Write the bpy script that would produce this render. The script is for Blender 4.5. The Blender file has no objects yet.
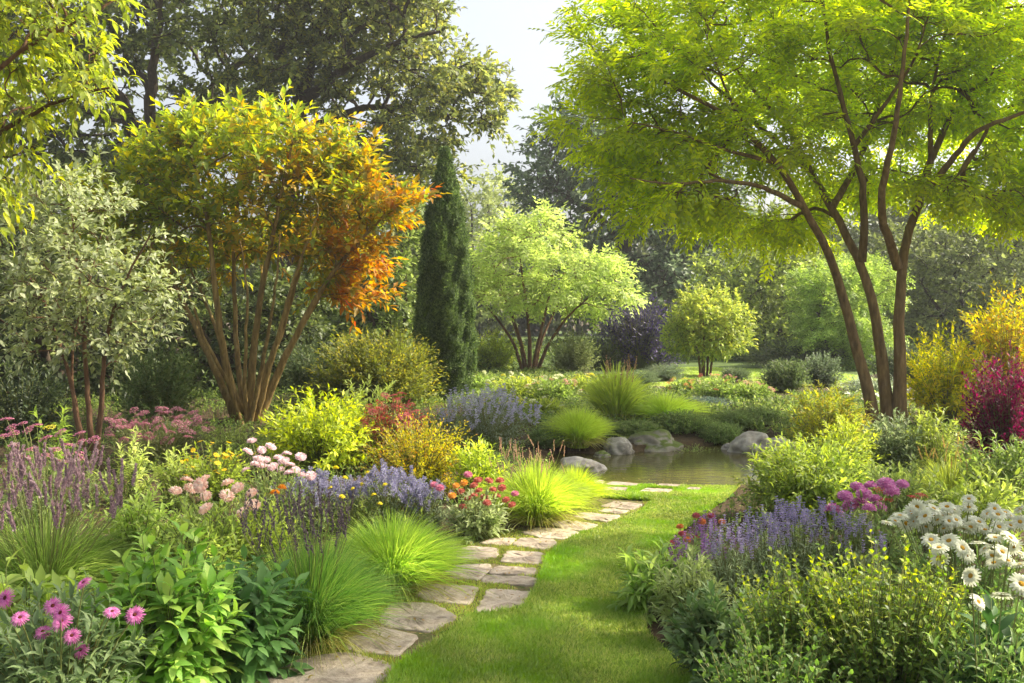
import bpy, math
import numpy as np
from math import pi, sin, cos, radians

SC = bpy.context.scene
COL = SC.collection
RNG = np.random.default_rng(11)

# ------------------------------------------------------------------ camera, sky, sun, exposure
FPX, HOR, CAMH = 995.0, 310.0, 1.6
cam_d = bpy.data.cameras.new('camera'); cam = bpy.data.objects.new('camera', cam_d); COL.objects.link(cam)
cam.location = (0, 0, CAMH); cam.rotation_euler = (radians(90), 0, 0)
cam_d.sensor_width = 36; cam_d.lens = 36 * FPX / 1024; cam_d.shift_y = -(341.5 - HOR) / 1024
cam_d.clip_end = 2000; cam_d.clip_start = 0.05
SC.camera = cam
SUN_AZ, SUN_EL = 76.0, 40.0        # degrees to the right of straight ahead, above the horizon
w = bpy.data.worlds.new('World'); SC.world = w; w.use_nodes = True
nt = w.node_tree; bg = nt.nodes['Background']
sky = nt.nodes.new('ShaderNodeTexSky'); sky.sky_type = 'NISHITA'; sky.sun_disc = False
sky.sun_elevation = radians(SUN_EL); sky.sun_rotation = radians(SUN_AZ)
sky.air_density = 1.0; sky.dust_density = 6.0; sky.ozone_density = 1.0
hsk = nt.nodes.new('ShaderNodeHueSaturation'); hsk.inputs['Saturation'].default_value = .42; hsk.inputs['Value'].default_value = 1.25
nt.links.new(sky.outputs[0], hsk.inputs['Color']); nt.links.new(hsk.outputs[0], bg.inputs[0]); bg.inputs[1].default_value = 0.13
sd = bpy.data.lights.new('sun', 'SUN'); sun = bpy.data.objects.new('sun', sd); COL.objects.link(sun)
sd.energy = 5.0; sd.angle = radians(0.6); sd.color = (1.0, 0.89, 0.68)
sun.rotation_euler = (-radians(90 - SUN_EL), 0, -radians(SUN_AZ))
SC.view_settings.view_transform = 'Standard'; SC.view_settings.look = 'None'
SC.view_settings.exposure = 0.95; SC.view_settings.gamma = 1
SC.cycles.max_bounces = 8; SC.cycles.diffuse_bounces = 5; SC.cycles.transmission_bounces = 6; SC.cycles.glossy_bounces = 3
SC.cycles.volume_bounces = 0

# ------------------------------------------------------------------ picture <-> place
def yb(py): return CAMH * FPX / (py - HOR)                 # distance of a ground point seen at row py
def W(px, py, Y): return np.array([(px - 512) / FPX * Y, Y, CAMH - (py - HOR) / FPX * Y])
def G(px, py):
    Y = yb(py); return ((px - 512) / FPX * Y, Y)

# ------------------------------------------------------------------ materials
def lin(h):
    h = h.lstrip('#'); c = [int(h[i:i+2], 16) / 255 for i in (0, 2, 4)]
    return tuple((x / 12.92 if x <= .04045 else ((x + .055) / 1.055) ** 2.4) for x in c) + (1,)
def nmat(name):
    m = bpy.data.materials.new(name); m.use_nodes = True
    t = m.node_tree; t.nodes.clear(); out = t.nodes.new('ShaderNodeOutputMaterial')
    return m, t, out
def nd(t, kind, **kw):
    n = t.nodes.new(kind)
    for k, v in kw.items():
        if k in n.inputs: n.inputs[k].default_value = v
        else: setattr(n, k, v)
    return n
def ramp(t, fac, stops, interp='LINEAR'):
    r = t.nodes.new('ShaderNodeValToRGB'); r.color_ramp.interpolation = interp
    el = r.color_ramp.elements
    while len(el) < len(stops): el.new(0.5)
    for e, (p, c) in zip(el, stops): e.position = p; e.color = c
    t.links.new(fac, r.inputs[0]); return r.outputs[0]
def mixc(t, fac, a, b, mode='MIX'):
    m = t.nodes.new('ShaderNodeMix'); m.data_type = 'RGBA'; m.blend_type = mode
    for sock, v in ((m.inputs[0], fac), (m.inputs[6], a), (m.inputs[7], b)):
        if hasattr(v, 'is_linked'): t.links.new(v, sock)
        else: sock.default_value = v
    return m.outputs[2]
_lm = {}
def leafc(h):
    import colorsys
    r_, g_, b_, _ = lin(h); hh, ss, vv = colorsys.rgb_to_hsv(r_, g_, b_)
    if .1 < hh <= .2: hh += .016
    if .2 < hh < .5: hh -= .042 * min(1, (hh - .2) / .06); ss *= .9
    return colorsys.hsv_to_rgb(hh, ss, vv) + (1,)
def leafmat(cols, trans=.45, rough=.5, patch=.35, alt=None, grad=None):
    """leaf: each leaf takes its own colour from cols; patches of alt colour by noise; grad=(x0,z0,x1,z1,cols2) colours along a line through the plant"""
    key = (tuple(cols), trans, rough, patch, alt, str(grad))
    if key in _lm: return _lm[key]
    m, t, out = nmat('leaf_' + cols[0].strip('#'))
    geo = t.nodes.new('ShaderNodeNewGeometry')
    rnd = geo.outputs['Random Per Island']
    n = len(cols)
    c = ramp(t, rnd, [(i / max(1, n - 1), leafc(h)) for i, h in enumerate(cols)])
    tc = t.nodes.new('ShaderNodeTexCoord')
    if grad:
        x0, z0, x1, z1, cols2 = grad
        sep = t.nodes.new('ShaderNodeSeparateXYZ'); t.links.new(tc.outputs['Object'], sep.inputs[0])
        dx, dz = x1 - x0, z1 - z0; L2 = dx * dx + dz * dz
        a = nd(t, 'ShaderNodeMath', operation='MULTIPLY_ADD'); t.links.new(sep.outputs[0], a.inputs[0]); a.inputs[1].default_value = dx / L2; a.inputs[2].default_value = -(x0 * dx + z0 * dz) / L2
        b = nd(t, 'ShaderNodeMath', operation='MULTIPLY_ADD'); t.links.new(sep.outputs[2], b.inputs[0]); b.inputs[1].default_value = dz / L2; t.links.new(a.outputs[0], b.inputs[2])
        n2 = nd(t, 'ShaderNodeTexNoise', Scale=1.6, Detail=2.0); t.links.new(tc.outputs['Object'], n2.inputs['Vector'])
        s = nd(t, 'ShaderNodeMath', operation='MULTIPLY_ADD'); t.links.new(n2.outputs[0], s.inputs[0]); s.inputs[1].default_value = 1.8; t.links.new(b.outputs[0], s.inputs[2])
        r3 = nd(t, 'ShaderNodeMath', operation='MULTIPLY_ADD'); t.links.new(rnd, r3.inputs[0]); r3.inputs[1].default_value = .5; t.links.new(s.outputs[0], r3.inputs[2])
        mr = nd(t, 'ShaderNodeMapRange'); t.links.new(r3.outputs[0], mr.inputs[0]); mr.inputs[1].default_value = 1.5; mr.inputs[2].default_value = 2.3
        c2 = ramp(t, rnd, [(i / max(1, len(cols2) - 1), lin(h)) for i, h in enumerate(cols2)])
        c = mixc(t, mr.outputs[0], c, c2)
    if alt:
        n3 = nd(t, 'ShaderNodeTexNoise', Scale=2.2, Detail=3.0); t.links.new(tc.outputs['Object'], n3.inputs['Vector'])
        f = ramp(t, n3.outputs[0], [(.45, (0, 0, 0, 1)), (.62, (1, 1, 1, 1))])
        c = mixc(t, f, c, lin(alt))
    n1 = nd(t, 'ShaderNodeTexNoise', Scale=1.3, Detail=2.0); t.links.new(tc.outputs['Object'], n1.inputs['Vector'])
    hsv = t.nodes.new('ShaderNodeHueSaturation'); t.links.new(c, hsv.inputs['Color'])
    mv = nd(t, 'ShaderNodeMapRange'); t.links.new(n1.outputs[0], mv.inputs[0]); mv.inputs[1].default_value = .3; mv.inputs[2].default_value = .7
    mv.inputs[3].default_value = 1 - patch; mv.inputs[4].default_value = 1 + patch; t.links.new(mv.outputs[0], hsv.inputs['Value'])
    c = hsv.outputs[0]
    bs = nd(t, 'ShaderNodeBsdfPrincipled', Roughness=rough); bs.inputs['Specular IOR Level'].default_value = .35; t.links.new(c, bs.inputs['Base Color'])
    tr = t.nodes.new('ShaderNodeBsdfTranslucent')
    h2 = t.nodes.new('ShaderNodeHueSaturation'); t.links.new(c, h2.inputs['Color']); h2.inputs['Saturation'].default_value = 1.12; h2.inputs['Value'].default_value = 1.9; h2.inputs['Hue'].default_value = .497
    t.links.new(h2.outputs[0], tr.inputs[0])
    mx = t.nodes.new('ShaderNodeMixShader'); mx.inputs[0].default_value = trans
    t.links.new(bs.outputs[0], mx.inputs[1]); t.links.new(tr.outputs[0], mx.inputs[2]); t.links.new(mx.outputs[0], out.inputs[0])
    _lm[key] = m; return m
def solid(name, cols, rough=.8, scale=8, bump=.3, detail=6, stretch=(1, 1, 1), spec=.3, bscale=None, moss=None):
    m, t, out = nmat(name)
    tc = t.nodes.new('ShaderNodeTexCoord'); mp = t.nodes.new('ShaderNodeMapping'); mp.inputs['Scale'].default_value = stretch
    t.links.new(tc.outputs['Object'], mp.inputs[0])
    no = nd(t, 'ShaderNodeTexNoise', Scale=scale, Detail=detail, Roughness=.62); t.links.new(mp.outputs[0], no.inputs['Vector'])
    n = len(cols)
    c = ramp(t, no.outputs[0], [(.28 + .44 * i / max(1, n - 1), lin(h)) for i, h in enumerate(cols)])
    oi = t.nodes.new('ShaderNodeObjectInfo')
    mr = nd(t, 'ShaderNodeMapRange'); t.links.new(oi.outputs['Random'], mr.inputs[0]); mr.inputs[3].default_value = .85; mr.inputs[4].default_value = 1.15
    hs = t.nodes.new('ShaderNodeHueSaturation'); t.links.new(c, hs.inputs['Color']); t.links.new(mr.outputs[0], hs.inputs['Value']); c = hs.outputs[0]
    if moss:
        geo = t.nodes.new('ShaderNodeNewGeometry'); sp = t.nodes.new('ShaderNodeSeparateXYZ'); t.links.new(geo.outputs['Normal'], sp.inputs[0])
        nn = nd(t, 'ShaderNodeTexNoise', Scale=5.0, Detail=5.0); t.links.new(tc.outputs['Object'], nn.inputs['Vector'])
        ad = nd(t, 'ShaderNodeMath', operation='MULTIPLY_ADD'); t.links.new(sp.outputs[2], ad.inputs[0]); ad.inputs[1].default_value = .5; hf = nd(t, 'ShaderNodeMath', operation='MULTIPLY'); t.links.new(nn.outputs[0], hf.inputs[0]); hf.inputs[1].default_value = .8; t.links.new(hf.outputs[0], ad.inputs[2])
        f = ramp(t, ad.outputs[0], [(moss[1], (0, 0, 0, 1)), (min(1, moss[1] + .15), (1, 1, 1, 1))])
        c = mixc(t, f, c, lin(moss[0]))
    bs = nd(t, 'ShaderNodeBsdfPrincipled', Roughness=rough); bs.inputs['Specular IOR Level'].default_value = spec
    t.links.new(c, bs.inputs['Base Color'])
    b2 = nd(t, 'ShaderNodeTexNoise', Scale=bscale or scale * 4, Detail=8.0, Roughness=.7); t.links.new(mp.outputs[0], b2.inputs['Vector'])
    bp = t.nodes.new('ShaderNodeBump'); bp.inputs['Strength'].default_value = bump; bp.inputs['Distance'].default_value = .02
    t.links.new(b2.outputs[0], bp.inputs['Height']); t.links.new(bp.outputs[0], bs.inputs['Normal'])
    t.links.new(bs.outputs[0], out.inputs[0]); return m

# ------------------------------------------------------------------ mesh helpers (numpy)
def mesh(name, parts, mat, smooth=False):
    """parts: list of (V (n,3), F (m,3|4))"""
    me = bpy.data.meshes.new(name)
    Vs, loops, tot = [], [], []; off = 0
    for V, F in parts:
        if len(V) == 0: continue
        Vs.append(V); loops.append((np.asarray(F) + off).ravel()); tot.append(np.full(len(F), F.shape[1])); off += len(V)
    V = np.concatenate(Vs).astype(np.float32); L = np.concatenate(loops).astype(np.int32); T = np.concatenate(tot).astype(np.int32)
    me.vertices.add(len(V)); me.vertices.foreach_set('co', V.ravel())
    me.loops.add(len(L)); me.loops.foreach_set('vertex_index', L)
    me.polygons.add(len(T)); st = np.zeros(len(T), np.int32); st[1:] = np.cumsum(T)[:-1]
    me.polygons.foreach_set('loop_start', st)
    try: me.polygons.foreach_set('loop_total', T)
    except Exception: pass
    if smooth: me.polygons.foreach_set('use_smooth', np.ones(len(T), bool))
    me.update(calc_edges=True)
    if mat: me.materials.append(mat)
    return me
def ob(name, me, parent=None, loc=(0, 0, 0)):
    o = bpy.data.objects.new(name, me); COL.objects.link(o); o.location = loc
    if parent: o.parent = parent
    return o
def tag(o, label, cat=None, group=None, kind=None):
    if label: o['label'] = label
    if cat: o['category'] = cat
    if group: o['group'] = group
    if kind: o['kind'] = kind
    return o
def root(name, loc, label, cat, group=None):
    o = bpy.data.objects.new(name, None); COL.objects.link(o); o.location = loc; o.empty_display_size = .1
    return tag(o, label, cat, group)
def unit(v): return v / (np.linalg.norm(v, axis=-1, keepdims=True) + 1e-9)
def rball(rng, n):
    v = unit(rng.normal(size=(n, 3))); return v * rng.random((n, 1)) ** (1 / 3)
def instance(T, F, d, n, pos, s, wid=None):
    """place template verts T (x along the leaf) at pos, x axis d, normal about n, length s"""
    d = unit(d); y = unit(np.cross(n, d)); z = np.cross(d, y)
    s = np.broadcast_to(np.asarray(s, float), (len(pos),)); wv = s if wid is None else np.broadcast_to(np.asarray(wid, float), (len(pos),))
    V = pos[:, None, :] + T[None, :, 0:1] * (d * s[:, None])[:, None, :] + T[None, :, 1:2] * (y * wv[:, None])[:, None, :] + T[None, :, 2:3] * (z * s[:, None])[:, None, :]
    k = len(T); FF = F[None] + (np.arange(len(pos)) * k)[:, None, None]
    return V.reshape(-1, 3), FF.reshape(-1, F.shape[1])
LEAF4 = (np.array([[0, 0, 0], [.42, -.5, .06], [1, 0, -.1], [.42, .5, .06]]), np.array([[0, 1, 2], [0, 2, 3]]))
LEAF7 = (np.array([[0, 0, 0], [.28, -.42, .07], [.3, 0, .03], [.28, .42, .07], [.62, -.38, .03], [.65, 0, -.02], [.62, .38, .03], [1, 0, -.16]]),
         np.array([[0, 1, 2, 2], [0, 2, 3, 3], [1, 4, 5, 2], [2, 5, 6, 3], [4, 7, 5, 5], [5, 7, 6, 6]]))
def l7faces():
    return [(LEAF7[0], np.array([[0, 1, 2], [0, 2, 3], [1, 4, 2], [4, 5, 2], [2, 5, 3], [5, 6, 3], [4, 7, 5], [5, 7, 6]]))]
LEAF7 = l7faces()[0]
LANCE = (np.array([[0, 0, 0], [.25, -.5, .05], [.3, 0, .0], [.25, .5, .05], [.65, -.36, .0], [.65, 0, -.05], [.65, .36, .0], [1, 0, -.25]]), LEAF7[1])
def pinnate(k, w=.3, ang=1.05, ll=.42):
    Vs, Fs = [], []; o = 0
    for i in range(k):
        t = .15 + .8 * i / (k - 1) if k > 1 else .5
        for sgn in (-1, 1):
            a = ang * (1 - .4 * t); L = ll * (1 - .35 * abs(t - .4))
            c, s = cos(a), sin(a) * sgn
            for x, y, z in LEAF4[0]:
                y *= w
                Vs.append((t + L * (x * c - y * s), L * (x * s + y * c), -.12 * t * t + L * z * .8 - L * x * .12))
            Fs += (LEAF4[1] + o).tolist(); o += 4
    return np.array(Vs), np.array(Fs)
PIN4 = pinnate(4, .40, 1.0, .46); PIN3 = pinnate(3, .42, 1.0, .5)

def tubes(P, R, sides=5, cap=False):
    """P (S,K,3) centre lines, R (S,K) radii"""
    S, K, _ = P.shape
    T = np.empty_like(P); T[:, 1:-1] = P[:, 2:] - P[:, :-2]; T[:, 0] = P[:, 1] - P[:, 0]; T[:, -1] = P[:, -1] - P[:, -2]
    T = unit(T); ref = np.zeros_like(P); ref[..., 0] = 1.0; ref[..., 1] = .3
    A = unit(np.cross(T, ref)); B = np.cross(T, A)
    th = np.arange(sides) * 2 * pi / sides
    V = P[:, :, None, :] + R[:, :, None, None] * (np.cos(th)[None, None, :, None] * A[:, :, None, :] + np.sin(th)[None, None, :, None] * B[:, :, None, :])
    i = np.arange(S)[:, None, None] * K * sides; k = np.arange(K - 1)[None, :, None] * sides; j = np.arange(sides)[None, None, :]; j2 = (j + 1) % sides
    F = np.stack([i + k + j, i + k + j2, i + k + sides + j2, i + k + sides + j], -1).reshape(-1, 4)
    return V.reshape(-1, 3), F
def bez(A, B, C, K):
    t = np.linspace(0, 1, K)[None, :, None]
    return (1 - t) ** 2 * A[:, None] + 2 * t * (1 - t) * B[:, None] + t * t * C[:, None]
def leafy(rng, A, B, C, L, size, wid, tpl=LEAF4, t0=.35, ang=.9, droop=.15, jit=.3, upn=1.0, prof=.5, pairs=False):
    """leaves along bezier shoots A-B-C. L leaves per shoot"""
    S = len(A); t = (t0 + (1 - t0) * (np.arange(L) + .5) / L)[None, :, None] + rng.normal(0, .015, (S, L, 1)); t = np.clip(t, 0, 1)
    P = (1 - t) ** 2 * A[:, None] + 2 * t * (1 - t) * B[:, None] + t * t * C[:, None]
    T = unit(2 * (1 - t) * (B - A)[:, None] + 2 * t * (C - B)[:, None])
    ref = unit(rng.normal(size=(S, 1, 3)) * .4 + np.array([0, 0, .0]) + np.array([1, .3, .1]))
    U = unit(np.cross(T, np.broadcast_to(ref, T.shape))); V = np.cross(T, U)
    if pairs: k = np.arange(L); phi = (k // 2) * (pi / 2) + (k % 2) * pi
    else: phi = np.arange(L) * 2.4
    phi = phi[None, :, None] + rng.random((S, 1, 1)) * 6.28
    side = np.cos(phi) * U + np.sin(phi) * V
    tt = (np.arange(L) + .5) / L
    an = (ang * (1 - .55 * tt ** 2))[None, :, None]
    d = T * np.cos(an) + side * np.sin(an) + rng.normal(0, jit, P.shape) * .6
    d[..., 2] -= droop
    n = np.zeros_like(d); n[..., 2] = upn; n += rng.normal(0, jit, P.shape) + T * .5
    sc = size * (1 - prof * np.abs(tt * 1.6 - .8) ** 1.5)[None, :] * rng.uniform(.7, 1.2, (S, L))
    return instance(tpl[0], tpl[1], d.reshape(-1, 3), n.reshape(-1, 3), P.reshape(-1, 3), sc.ravel(), (sc * wid).ravel() if tpl is not PIN4 and tpl is not PIN3 else sc.ravel())
def blades(rng, n, h, spread, r0, wid, K=4, lean=1.0, base=(0, 0, 0), hv=.35, droop=.5):
    """fountain of grass blades"""
    a = rng.random(n) * 2 * pi; rr = np.sqrt(rng.random(n)); hh = h * rng.uniform(1 - hv, 1.0, n) * (1 - .25 * rr)
    o = np.stack([np.cos(a), np.sin(a), np.zeros(n)], -1)
    A = o * (r0 * rr)[:, None] + np.array(base); out = o * (spread * rr * lean)[:, None] + rng.normal(0, spread * .12, (n, 3)) * [1, 1, 0]
    B = A + out * .3 + np.array([0, 0, 1]) * (hh * .75)[:, None]
    C = A + out * 1.05 + np.array([0, 0, 1]) * (hh * (1 - droop * rr ** 2))[:, None]
    P = bez(A, B, C, K); wv = unit(np.cross(unit(C - A), rng.normal(size=(n, 3))))
    prof = np.array([1 - .9 * (k / (K - 1)) ** 1.7 for k in range(K)])
    off = wv[:, None, :] * (wid * rng.uniform(.6, 1.2, n))[:, None, None] * prof[None, :, None] * .5
    V = np.stack([P - off, P + off], 2).reshape(-1, 3)
    i = np.arange(n)[:, None] * 2 * K; k = np.arange(K - 1)[None, :] * 2
    F = np.stack([i + k, i + k + 1, i + k + 3, i + k + 2], -1).reshape(-1, 4)
    return V, F, C

# ------------------------------------------------------------------ layout of the ground
def poly_world(pts): return np.array([G(x, y) for x, y in pts])
POND = poly_world([(536, 456), (548, 470), (575, 480), (600, 484), (650, 485), (700, 485), (750, 484), (800, 474), (832, 456), (800, 444), (765, 438), (735, 436), (712, 439), (690, 442), (665, 444), (640, 446), (612, 448), (580, 447), (555, 447)])
LAWN = poly_world([(330, 900), (392, 684), (440, 650), (470, 622), (520, 618), (536, 596), (545, 566), (566, 546), (600, 530), (640, 514), (652, 503), (600, 500), (590, 492), (600, 487), (650, 487.5), (705, 488), (740, 488), (728, 500), (700, 520), (668, 545), (642, 572), (634, 600), (648, 640), (690, 683), (900, 900)])
PATH = poly_world([(200, 900), (255, 690), (300, 655), (345, 628), (380, 604), (415, 585), (442, 565), (470, 543), (505, 533), (540, 523), (565, 512), (585, 500), (582, 484), (600, 482), (650, 486), (705, 487), (705, 495), (650, 505), (640, 516), (600, 532), (566, 548), (545, 568), (536, 598), (520, 620), (470, 624), (440, 652), (392, 688), (330, 900)])
FARLAWN = poly_world([(600, 376), (690, 368), (830, 372), (905, 385), (880, 408), (800, 415), (735, 418), (700, 408), (640, 396), (600, 392)])
def inside(P, poly):
    x, y = P[:, 0], P[:, 1]; r = np.zeros(len(P), bool); n = len(poly)
    for i in range(n):
        x1, y1 = poly[i]; x2, y2 = poly[(i + 1) % n]
        c = ((y1 > y) != (y2 > y)) & (x < (x2 - x1) * (y - y1) / (y2 - y1 + 1e-12) + x1); r ^= c
    return r
def pdist(P, poly):
    d = np.full(len(P), 1e9); n = len(poly)
    for i in range(n):
        a = poly[i]; b = poly[(i + 1) % n]; ab = b - a
        t = np.clip(((P - a) @ ab) / (ab @ ab + 1e-9), 0, 1); d = np.minimum(d, np.linalg.norm(P - (a + t[:, None] * ab), axis=1))
    return d
def hgt(P):
    P = np.atleast_2d(P)[:, :2]
    ipd = inside(P, POND); dp = pdist(P, POND)
    ilw = inside(P, LAWN) | inside(P, PATH); dl = np.minimum(pdist(P, LAWN), pdist(P, PATH))
    bed = np.where(ilw, 0, np.clip(dl / .5, 0, 1)) * np.clip((dp - .1) / .5, 0, 1)
    z = bed * (.05 + .03 * np.sin(P[:, 0] * 2.3 + 1) * np.cos(P[:, 1] * 1.9))
    far = np.clip((P[:, 1] - 18) / 10, 0, 1); z = z * (1 - far)
    return np.where(ipd, -.5 * np.clip(dp / .25, 0, 1) - .03, z)
def gz(x, y): return float(hgt(np.array([[x, y]]))[0])

def axis(fine0, fine1, step, far0, far1):
    mid = np.arange(fine0, fine1, step); a = fine0 - np.cumsum(step * 1.35 ** np.arange(1, 40)); b = fine1 + np.cumsum(step * 1.35 ** np.arange(1, 40))
    return np.concatenate([a[a > far0][::-1], mid, b[b < far1]])
gx = axis(-6, 6, .09, -160, 160); gy = axis(2.5, 16, .09, -60, 220)
XX, YY = np.meshgrid(gx, gy); PP = np.stack([XX.ravel(), YY.ravel()], -1)
VZ = hgt(PP); nx, ny = len(gx), len(gy)
VZ += RNG.normal(0, .004, len(VZ)) * (np.abs(PP[:, 0]) < 7)
idx = np.arange(nx * ny).reshape(ny, nx)
GF = np.stack([idx[:-1, :-1], idx[:-1, 1:], idx[1:, 1:], idx[1:, :-1]], -1).reshape(-1, 4)
m_soil = solid('soil', ['#2a2117', '#423523', '#55462f', '#382d1e'], rough=.95, scale=14, bump=.9, bscale=60)
tag(ob('ground', mesh('ground', [(np.column_stack([PP, VZ]), GF)], m_soil, True)), 'dark mulched garden soil between the plants', kind='structure')

def sheet(name, poly, z, mat, step=.12, label=None):
    mn, mx = poly.min(0), poly.max(0)
    # triangulated polygon fan through bmesh for exact outline
    import bmesh
    bm = bmesh.new(); vs = [bm.verts.new((p[0], p[1], z)) for p in poly]; f = bm.faces.new(vs)
    bmesh.ops.triangulate(bm, faces=[f]); bm.normal_update()
    if bm.faces[:] and sum(f.normal.z for f in bm.faces) < 0: bmesh.ops.reverse_faces(bm, faces=bm.faces[:])
    me = bpy.data.meshes.new(name); bm.to_mesh(me); bm.free(); me.materials.append(mat)
    return tag(ob(name, me), label, kind='structure')
def densify(poly, rng, step=.15, amp=.03):
    out = []
    n = len(poly)
    for i in range(n):
        a, b = poly[i], poly[(i + 1) % n]; k = max(1, int(np.linalg.norm(b - a) / step))
        if np.linalg.norm(b - a) > 6: k = 1
        for j in range(k): out.append(a + (b - a) * j / k + rng.normal(0, amp, 2) * (j > 0))
    return np.array(out)
m_lawn = solid('lawn_turf', ['#2f4a12', '#45661b', '#5a7a22'], rough=.9, scale=6, bump=.8, bscale=90)
m_pathbed = solid('path_bed', ['#3e3122', '#6f5d42', '#56612c', '#8a7654', '#4e4230'], rough=.95, scale=16, bump=1.0, bscale=70)
sheet('path', densify(PATH, RNG), .012, m_pathbed, label='mossy gravel path bed under the flagstones')
sheet('lawn', densify(LAWN, RNG), .020, m_lawn, label='mown green lawn beside the stone path')
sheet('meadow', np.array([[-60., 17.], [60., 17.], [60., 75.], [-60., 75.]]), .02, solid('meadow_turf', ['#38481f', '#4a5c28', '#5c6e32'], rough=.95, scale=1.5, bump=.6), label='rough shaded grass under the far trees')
sheet('far_lawn', FARLAWN, .03, solid('far_turf', ['#4c6b22', '#6a8a30', '#8a9a58'], rough=.9, scale=2, bump=.5), label='small distant lawn beyond the pond')

# water
m, t, out = nmat('pond_water')
bs = nd(t, 'ShaderNodeBsdfPrincipled', Roughness=.03, IOR=1.4); bs.inputs['Base Color'].default_value = lin('#55502e')
tc = t.nodes.new('ShaderNodeTexCoord'); mp = t.nodes.new('ShaderNodeMapping'); mp.inputs['Scale'].default_value = (3, 9, 1); t.links.new(tc.outputs['Object'], mp.inputs[0])
no = nd(t, 'ShaderNodeTexNoise', Scale=1.6, Detail=2.0); t.links.new(mp.outputs[0], no.inputs['Vector'])
bp = t.nodes.new('ShaderNodeBump'); bp.inputs['Strength'].default_value = .10; bp.inputs['Distance'].default_value = .03; t.links.new(no.outputs[0], bp.inputs['Height']); t.links.new(bp.outputs[0], bs.inputs['Normal'])
t.links.new(bs.outputs[0], out.inputs[0])
pc = POND.mean(0)
sheet('pond_water', pc + (POND - pc) * 1.02, -.07, m, label='still brown pond water reflecting the grasses')

# haze: one box of thin pale air
m, t, out = nmat('haze_air'); pv = t.nodes.new('ShaderNodeVolumePrincipled'); pv.inputs['Color'].default_value = (.93, .96, 1, 1); pv.inputs['Density'].default_value = .001; pv.inputs['Anisotropy'].default_value = .35
t.links.new(pv.outputs[0], out.inputs['Volume'])
bv = np.array([[x, y, z] for z in (-1.8, 17.5) for y in (-64, 224) for x in (-165, 165)], float)
tag(ob('haze', mesh('haze', [(bv, np.array([[0, 2, 3, 1], [4, 5, 7, 6], [0, 1, 5, 4], [2, 6, 7, 3], [0, 4, 6, 2], [1, 3, 7, 5]]))], m)), 'thin pale morning haze', kind='stuff')

# ------------------------------------------------------------------ flagstones
m_stone = solid('sandstone', ['#645a4e', '#988a78', '#b2a492', '#8a7c6c', '#beb09c'], rough=.88, scale=5, bump=.8, bscale=24)
def flagstone(pts, label, thick=.05, top=.022):
    rng = np.random.default_rng(int(pts[0][0] * 7 + pts[0][1]))
    P = poly_world(pts); c = P.mean(0); P = c + (P - c) * 1.05; n = len(P)
    # rounded, uneven outline (Chaikin then jitter)
    Q = P
    for _ in range(2):
        Q = np.concatenate([np.stack([.91 * Q[i] + .09 * Q[(i + 1) % len(Q)], .09 * Q[i] + .91 * Q[(i + 1) % len(Q)]]) for i in range(len(Q))])
    size = np.linalg.norm(P.max(0) - P.min(0))
    Q2 = []
    for i in range(len(Q)):
        a, b = Q[i], Q[(i + 1) % len(Q)]; k = max(1, int(np.linalg.norm(b - a) / .035))
        for j in range(k): Q2.append(a + (b - a) * j / k + rng.normal(0, .0045, 2))
    Q = np.array(Q2); m_ = len(Q)
    def lay(s, z, jz=0):
        R = c + (Q - c) * s; return np.column_stack([R - c, np.full(m_, z) + rng.normal(0, jz, m_)])
    inset = .012 / (size / 2)
    tilt = rng.normal(0, .008, 2)
    L = [lay(1.0, -thick), lay(1.0, -.012), lay(1 - inset * .4, -.003), lay(1 - inset * 1.4, 0, .0012), lay(.7, .0, .002), lay(.35, .001, .002)]
    V = np.concatenate(L + [np.array([[0, 0, .001]])]); V[:, 2] += V[:, :2] @ tilt
    F = []
    for l in range(5):
        for i in range(m_):
            j = (i + 1) % m_; F.append((l * m_ + i, l * m_ + j, (l + 1) * m_ + j, (l + 1) * m_ + i))
    F = np.array(F); o5 = 5 * m_; T = np.array([(o5 + i, o5 + (i + 1) % m_, 6 * m_) for i in range(m_)])
    me = mesh('flagstone', [(V, F)], m_stone); me2 = mesh('flagstone', [(V, F)], m_stone)
    VV = V
    me = bpy.data.meshes.new('flagstone'); me.from_pydata(VV.tolist(), [], F.tolist() + T.tolist()); me.materials.append(m_stone); me.update()
    tag(ob('flagstone', me, None, (c[0], c[1], top)), label, 'paving stone', 'flagstones of the winding path')
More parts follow.
